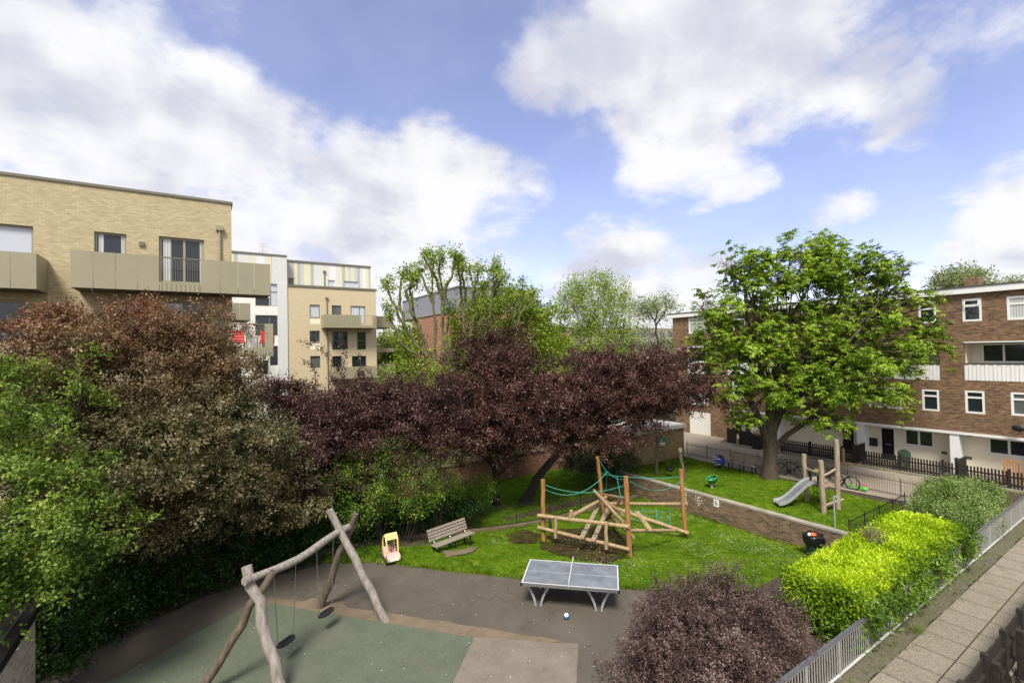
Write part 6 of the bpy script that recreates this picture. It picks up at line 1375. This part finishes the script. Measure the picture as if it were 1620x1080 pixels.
shrub('green_shrub', 'mixed green bushes at the foot of the pollarded trees', 'shrub', B, 'leaf_pollard', 650, 18, .6, .16, .1, cut=.2)
# ---- laurel hedge, dogwood, barberry
def box_hedge(name, lab, x0, x1, y0, y1, ztop, n_top, n_side):
    t = thing(name, lab, 'hedge', ((x0+x1)/2, (y0+y1)/2, 0)); m = MB(); m.box(x0+.35, x1-.35, y0+.3, y1-.3, .1, ztop-.28); m.build('branches', 'bark_dark', t)  # solid dark filler box added inside the leaves, blocks the view through
    hz = lambda x, y: ztop+.10*mnoise.noise(Vector((x*1.1, y*1.1, 0)))-.5*max(0, (y0+.35-y))**1.2-.35*max(0, x0+.3-x)-.1*max(0, x-x1+.5)
    sp = []; sdv = []
    for _ in range(n_top): x, y = rng.uniform(x0, x1), rng.uniform(y0, y1); sp.append((x, y, hz(x, y)-rng.uniform(0, .12)-.06)); sdv.append(unit(A(rng.normal(0, .35), rng.normal(0, .35), 1)))
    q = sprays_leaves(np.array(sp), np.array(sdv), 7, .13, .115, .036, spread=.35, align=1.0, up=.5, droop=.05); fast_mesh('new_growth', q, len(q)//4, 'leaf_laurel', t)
    sp = []; sdv = []
    for _ in range(n_side//2):
        w_ = rng.uniform(); z = ztop-abs(rng.normal(0, .38))-.05
        if z < .3: continue
        if w_ < .5: y = rng.uniform(y0, y1); sp.append((x0+rng.uniform(-.05, .2), y, z)); sdv.append(unit(A(-.8, rng.normal(0, .4), .8)))
        elif w_ < .6: x = rng.uniform(x0, x1); sp.append((x, y1-rng.uniform(-.05, .2), z)); sdv.append(unit(A(rng.normal(0, .4), .8, .8)))
        else: x = rng.uniform(x0, x1); sp.append((x, y0+rng.uniform(0, .2), z)); sdv.append(unit(A(rng.normal(0, .4), -.7, .8)))
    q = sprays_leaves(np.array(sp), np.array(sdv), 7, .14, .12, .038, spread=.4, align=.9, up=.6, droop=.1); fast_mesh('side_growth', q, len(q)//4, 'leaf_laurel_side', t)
    sp = []; sdv = []
    for _ in range(n_side):
        w_ = rng.uniform(); z = rng.uniform(.05, ztop-.1); bul = .12*mnoise.noise(Vector((z*2, rng.uniform(), 0)))
        if w_ < .25: y = rng.uniform(y0, y1); sp.append((x0+rng.uniform(0, .25)+bul, y, z)); sdv.append(unit(A(-1, rng.normal(0, .4), .3)))
        elif w_ < .45: x = rng.uniform(x0, x1); sp.append((x, y1-rng.uniform(0, .25), z)); sdv.append(unit(A(rng.normal(0, .4), 1, .3)))
        elif w_ < .55: y = rng.uniform(y0, y1); sp.append((x1-rng.uniform(0, .25), y, z)); sdv.append(unit(A(1, rng.normal(0, .4), .3)))
        else: x = rng.uniform(x0, x1); k = mnoise.noise(Vector((x*.9, 3, z*1.5))); sp.append((x, y0+rng.uniform(.03, .3)-(rng.uniform(.1, .48) if k > .16 and z > .3 else 0), z)); sdv.append(unit(A(rng.normal(0, .4), -1, .1)))
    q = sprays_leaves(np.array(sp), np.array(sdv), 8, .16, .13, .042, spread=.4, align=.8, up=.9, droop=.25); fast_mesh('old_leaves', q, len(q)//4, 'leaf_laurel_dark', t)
    return t
box_hedge('laurel_hedge', 'clipped bright yellow green laurel hedge behind the path railing', 13.0, 20.9, 5.1, 6.75, 1.36, 5600, 3600)
c = P(1383, 850, 1.45); shrub('weed', 'dry purplish weed sticking up through the laurel hedge', 'plant', [(A(c[0], c[1], 1.42), A(.38, .32, .28))], 'weed_dry', 150, 16, .16, .04, .016, cut=0, rmin=0., stems=12, up=.2, base=A(c[0], c[1], .1), upb=.9, barkm='bark_pale')
shrub('dogwood_bush', 'rounded grey green bush at the far end of the laurel hedge', 'bush', [eb(23.5, 6.4, .55, 1.1, .95, .65), eb(25.2, 6.4, .75, 1.4, 1.1, .8), eb(26.9, 6.3, .75, 1.1, 1.0, .75), eb(24.6, 5.7, .55, 1.2, .55, .6), eb(26.4, 7.0, .75, 1.1, .7, .7)], 'leaf_dogwood', 2600, 22, .25, .075, .042, cut=.1, rmin=.6, spread=.35)
def barberry():
    bl = [eb(9.3, 6.6, .8, 1.1, 1.1, .85), eb(10.2, 6.7, .9, 1.0, 1.1, .9), eb(8.5, 6.8, .6, .9, 1.0, .65), eb(9.7, 7.6, .7, .9, .8, .75), eb(10.9, 6.1, .75, .85, .75, .7), eb(8.9, 5.8, .6, 1.1, .6, .7), eb(8.0, 7.4, .35, .6, .5, .5)]
    t = shrub('barberry_bush', 'large dark purple barberry bush in the foreground before the railing', 'bush', bl, 'leaf_barberry', 5200, 18, .22, .050, .031, bough=(330, .30, .12), cut=.05, rmin=.55, stems=9, up=.3, upb=1.0, spread=.13, align=.4, base=A(9.2, 6.9, 0), barkm='bark_brown')
    # long upright shoots over the dome
    sp, sd = blob_sprays(bl, 330, .9, 1.05, 0, 1, 1.4); m = MB(); qs = []
    for p, d in zip(sp, sd):
        if p[2] < .7: continue
        d = unit(d+A(0, 0, .8)); L = rng.uniform(.25, .62); m.tube([p-d*.1, p+d*L], [.005, .002], 3); k = int(L/.035); s2 = np.array([p+d*L*j/k for j in range(k)]); qs.append(sprays_leaves(s2, np.repeat([d], k, 0), 4, .04, .036, .02, spread=.5, up=.2))
    m.build('shoots', 'bark_brown', t)['kind'] = 'stuff'; q = np.concatenate(qs); fast_mesh('shoot_leaves', q, len(q)//4, 'leaf_barberry', t)
barberry()

# ------------------------------------------------------------------ grass, daisies, litter
def blades(pts, n_per, L, W, name, mat, lab, cat):
    N_ = len(pts)*n_per; p = np.repeat(pts, n_per, 0)+np.c_[rng.normal(0, .05, (N_, 2)), np.zeros(N_)]; up = nrm(np.c_[rng.normal(0, .45, (N_, 2)), np.ones(N_)]); sd = nrm(np.cross(up, rand_unit(N_))); l = L*rng.uniform(.5, 1.3, (N_, 1))
    q = np.stack([p-sd*W, p+sd*W, p+up*l+sd*W*.25, p+up*l-sd*W*.25], 1).reshape(-1, 3); o = fast_mesh(name, q, N_, mat, None); tag(o, lab, cat, kind='stuff'); return o
BE = G(925, 862)[:2]
gp = []
while len(gp) < 17000:
    x, y = rng.uniform(2, 27.3), rng.uniform(7, 25.2)
    if x < XW-.03:
        q = np.array([x, y])
        if y < 18.65:
            dq = (q-E0)@en
            if dq < .0+(.06 if x > 4 else 0): continue
            if x < 4.2 or y > 18.65: continue
            z = lawn_z(x, y)+.02
            if x > 12.5 and y < 8.6: continue
        elif y > 19 and x > 9.: z = ground_z(x, y)+.03
        else: continue
    else:
        if x < XW+.3 or y < 8.45 or y > 20.6 or x > 26.3+(y-8)*.06: continue
        z = .01
    if mnoise.noise(Vector((x*.8, y*.8, 1))) < -.45: continue
    if x < XW and np.linalg.norm((np.array([x, y])-BE)/1.0) < 1.75 and rng.uniform() < .8: continue
    gp.append((x, y, z))
gp = np.array(gp); blades(gp, 7, .075, .006, 'grass_blades', 'blade', 'rough green grass blades on both lawns', 'grass')
dp = []
while len(dp) < 1500:
    x, y = rng.uniform(8, 20.4), rng.uniform(7.8, 18.3); q = np.array([x, y])
    if (q-E0)@en < .15: continue
    k = mnoise.noise(Vector((x*.55, y*.55, 5)))+.25*(x-14)/6
    if k < rng.uniform(-.1, .45): continue
    dp.append((x, y, lawn_z(x, y)+rng.uniform(.05, .08)))
dp = np.array(dp); sd = nrm(rand_unit(len(dp))*.5+A(0, 0, .1)); q = leaf_quads(dp, nrm(sd*A(1, 1, .2)), np.repeat([A(0, 0, 1)], len(dp), 0), LLA(len(dp), .027), LLA(len(dp), .027), 0, 0); o = fast_mesh('daisies', q, len(dp), 'sign_white', None); tag(o, 'white daisies scattered in the lower lawn', 'daisies', kind='stuff')
lp = np.c_[rng.uniform(-3, 12, 200), rng.uniform(6.5, 17.5, 200), np.full(200, .02)]; lp = np.array([p for p in lp if (np.array(p[:2])-E0)@en < -.05 and not (p[0] < 0 and p[1] > 15)])
q = leaf_quads(lp, nrm(rand_unit(len(lp))*A(1, 1, .1)), np.repeat([A(0, 0, 1)], len(lp), 0), LLA(len(lp), .028)*rng.uniform(.4, 1.4, len(lp)), LLA(len(lp), .025), .2, 0); o = fast_mesh('fallen_petals', q, len(lp), 'white_leafy', None); tag(o, 'pale fallen petals and leaves on the tarmac', 'litter', kind='stuff')
# dry leaves under the climbing frame, edge weeds along the path
c1, c2 = G(930, 860), G(960, 878); lp = []
for _ in range(900): q = c1+(c2-c1)*rng.uniform(-.3, 1.2)+rng.normal(0, .55, 3)*A(1, .7, 0); lp.append((q[0], q[1], lawn_z(q[0], q[1])+.05))
lp = np.array(lp); q = leaf_quads(lp, nrm(rand_unit(len(lp))*A(1, 1, .2)), nrm(rand_unit(len(lp))*.4+A(0, 0, 1)), LLA(len(lp), .07), LLA(len(lp), .045), .2, 0); plain('dry_leaf', (.24, .16, .08), .8, .4, 20.); o = fast_mesh('dry_leaves', q, len(lp), 'dry_leaf', None); tag(o, 'dry brown leaves under the climbing frame', 'leaf litter', kind='stuff')
wp = np.array([(rng.uniform(4, 30), 4.78+abs(rng.normal(0, .12))*(1 if rng.uniform() < .5 else -1), .01) for _ in range(900)]+[(15.3+rng.normal(0, .15), 4.7+rng.normal(0, .07), .01) for _ in range(80)]); blades(wp, 4, .05, .006, 'path_weeds', 'blade', 'moss and weeds along the edge of the paved path', 'weeds')
ew = []
for y in np.arange(8.6, 20.5, .03): ew.append((XW-.04-abs(rng.normal(0, .05)), y, lawn_z(XW-.1, y)+.02))
for x in np.arange(9, 20.3, .04): ew.append((x, 18.66-abs(rng.normal(0, .06)), lawn_z(x, 18.6)+.02))
for i in range(6, 11):
    a_, b_ = np.array(edge_pts[i]), np.array(edge_pts[i+1]); L = np.linalg.norm(b_-a_)
    for k in range(int(L/.02)): q = a_+(b_-a_)*k*.02/L+en*(.04+rng.normal(0, .035)); ew.append((q[0], q[1], .01))
for g in (gL, gF, gR, gB, P(1217, 757)):
    for _ in range(60): a_ = rng.uniform(0, 6.3); rr = rng.uniform(.1, .25)*(1 if g is not None and g[0] < XW else 2.6); ew.append((g[0]+rr*math.cos(a_), g[1]+rr*math.sin(a_), g[2]+.01))
blades(np.array(ew), 6, .13, .007, 'long_grass', 'blade', 'longer grass along the walls, kerb and tarmac edge', 'grass')
wp2 = np.array([(33.1+rng.normal(0, .06), rng.uniform(5, 21), .01) for _ in range(500)]); blades(wp2, 4, .08, .01, 'kerb_weeds', 'leaf_shrub', 'weeds along the foot of the picket fences', 'weeds')
q0 = G(602, 890); sp = np.repeat([q0], 8, 0)+rng.normal(0, .06, (8, 3)); q = sprays_leaves(sp, nrm(rand_unit(8)+A(0, 0, .8)), 8, .12, .08, .04); pl_ = [o for o in bpy.data.objects if o.name == 'plant'][0]; fast_mesh('leaves', q, len(q)//4, 'leaf_spring', pl_)
# helper ids are not part of the scene
for o in bpy.data.objects:
    if 'wpos' in o: del o['wpos']
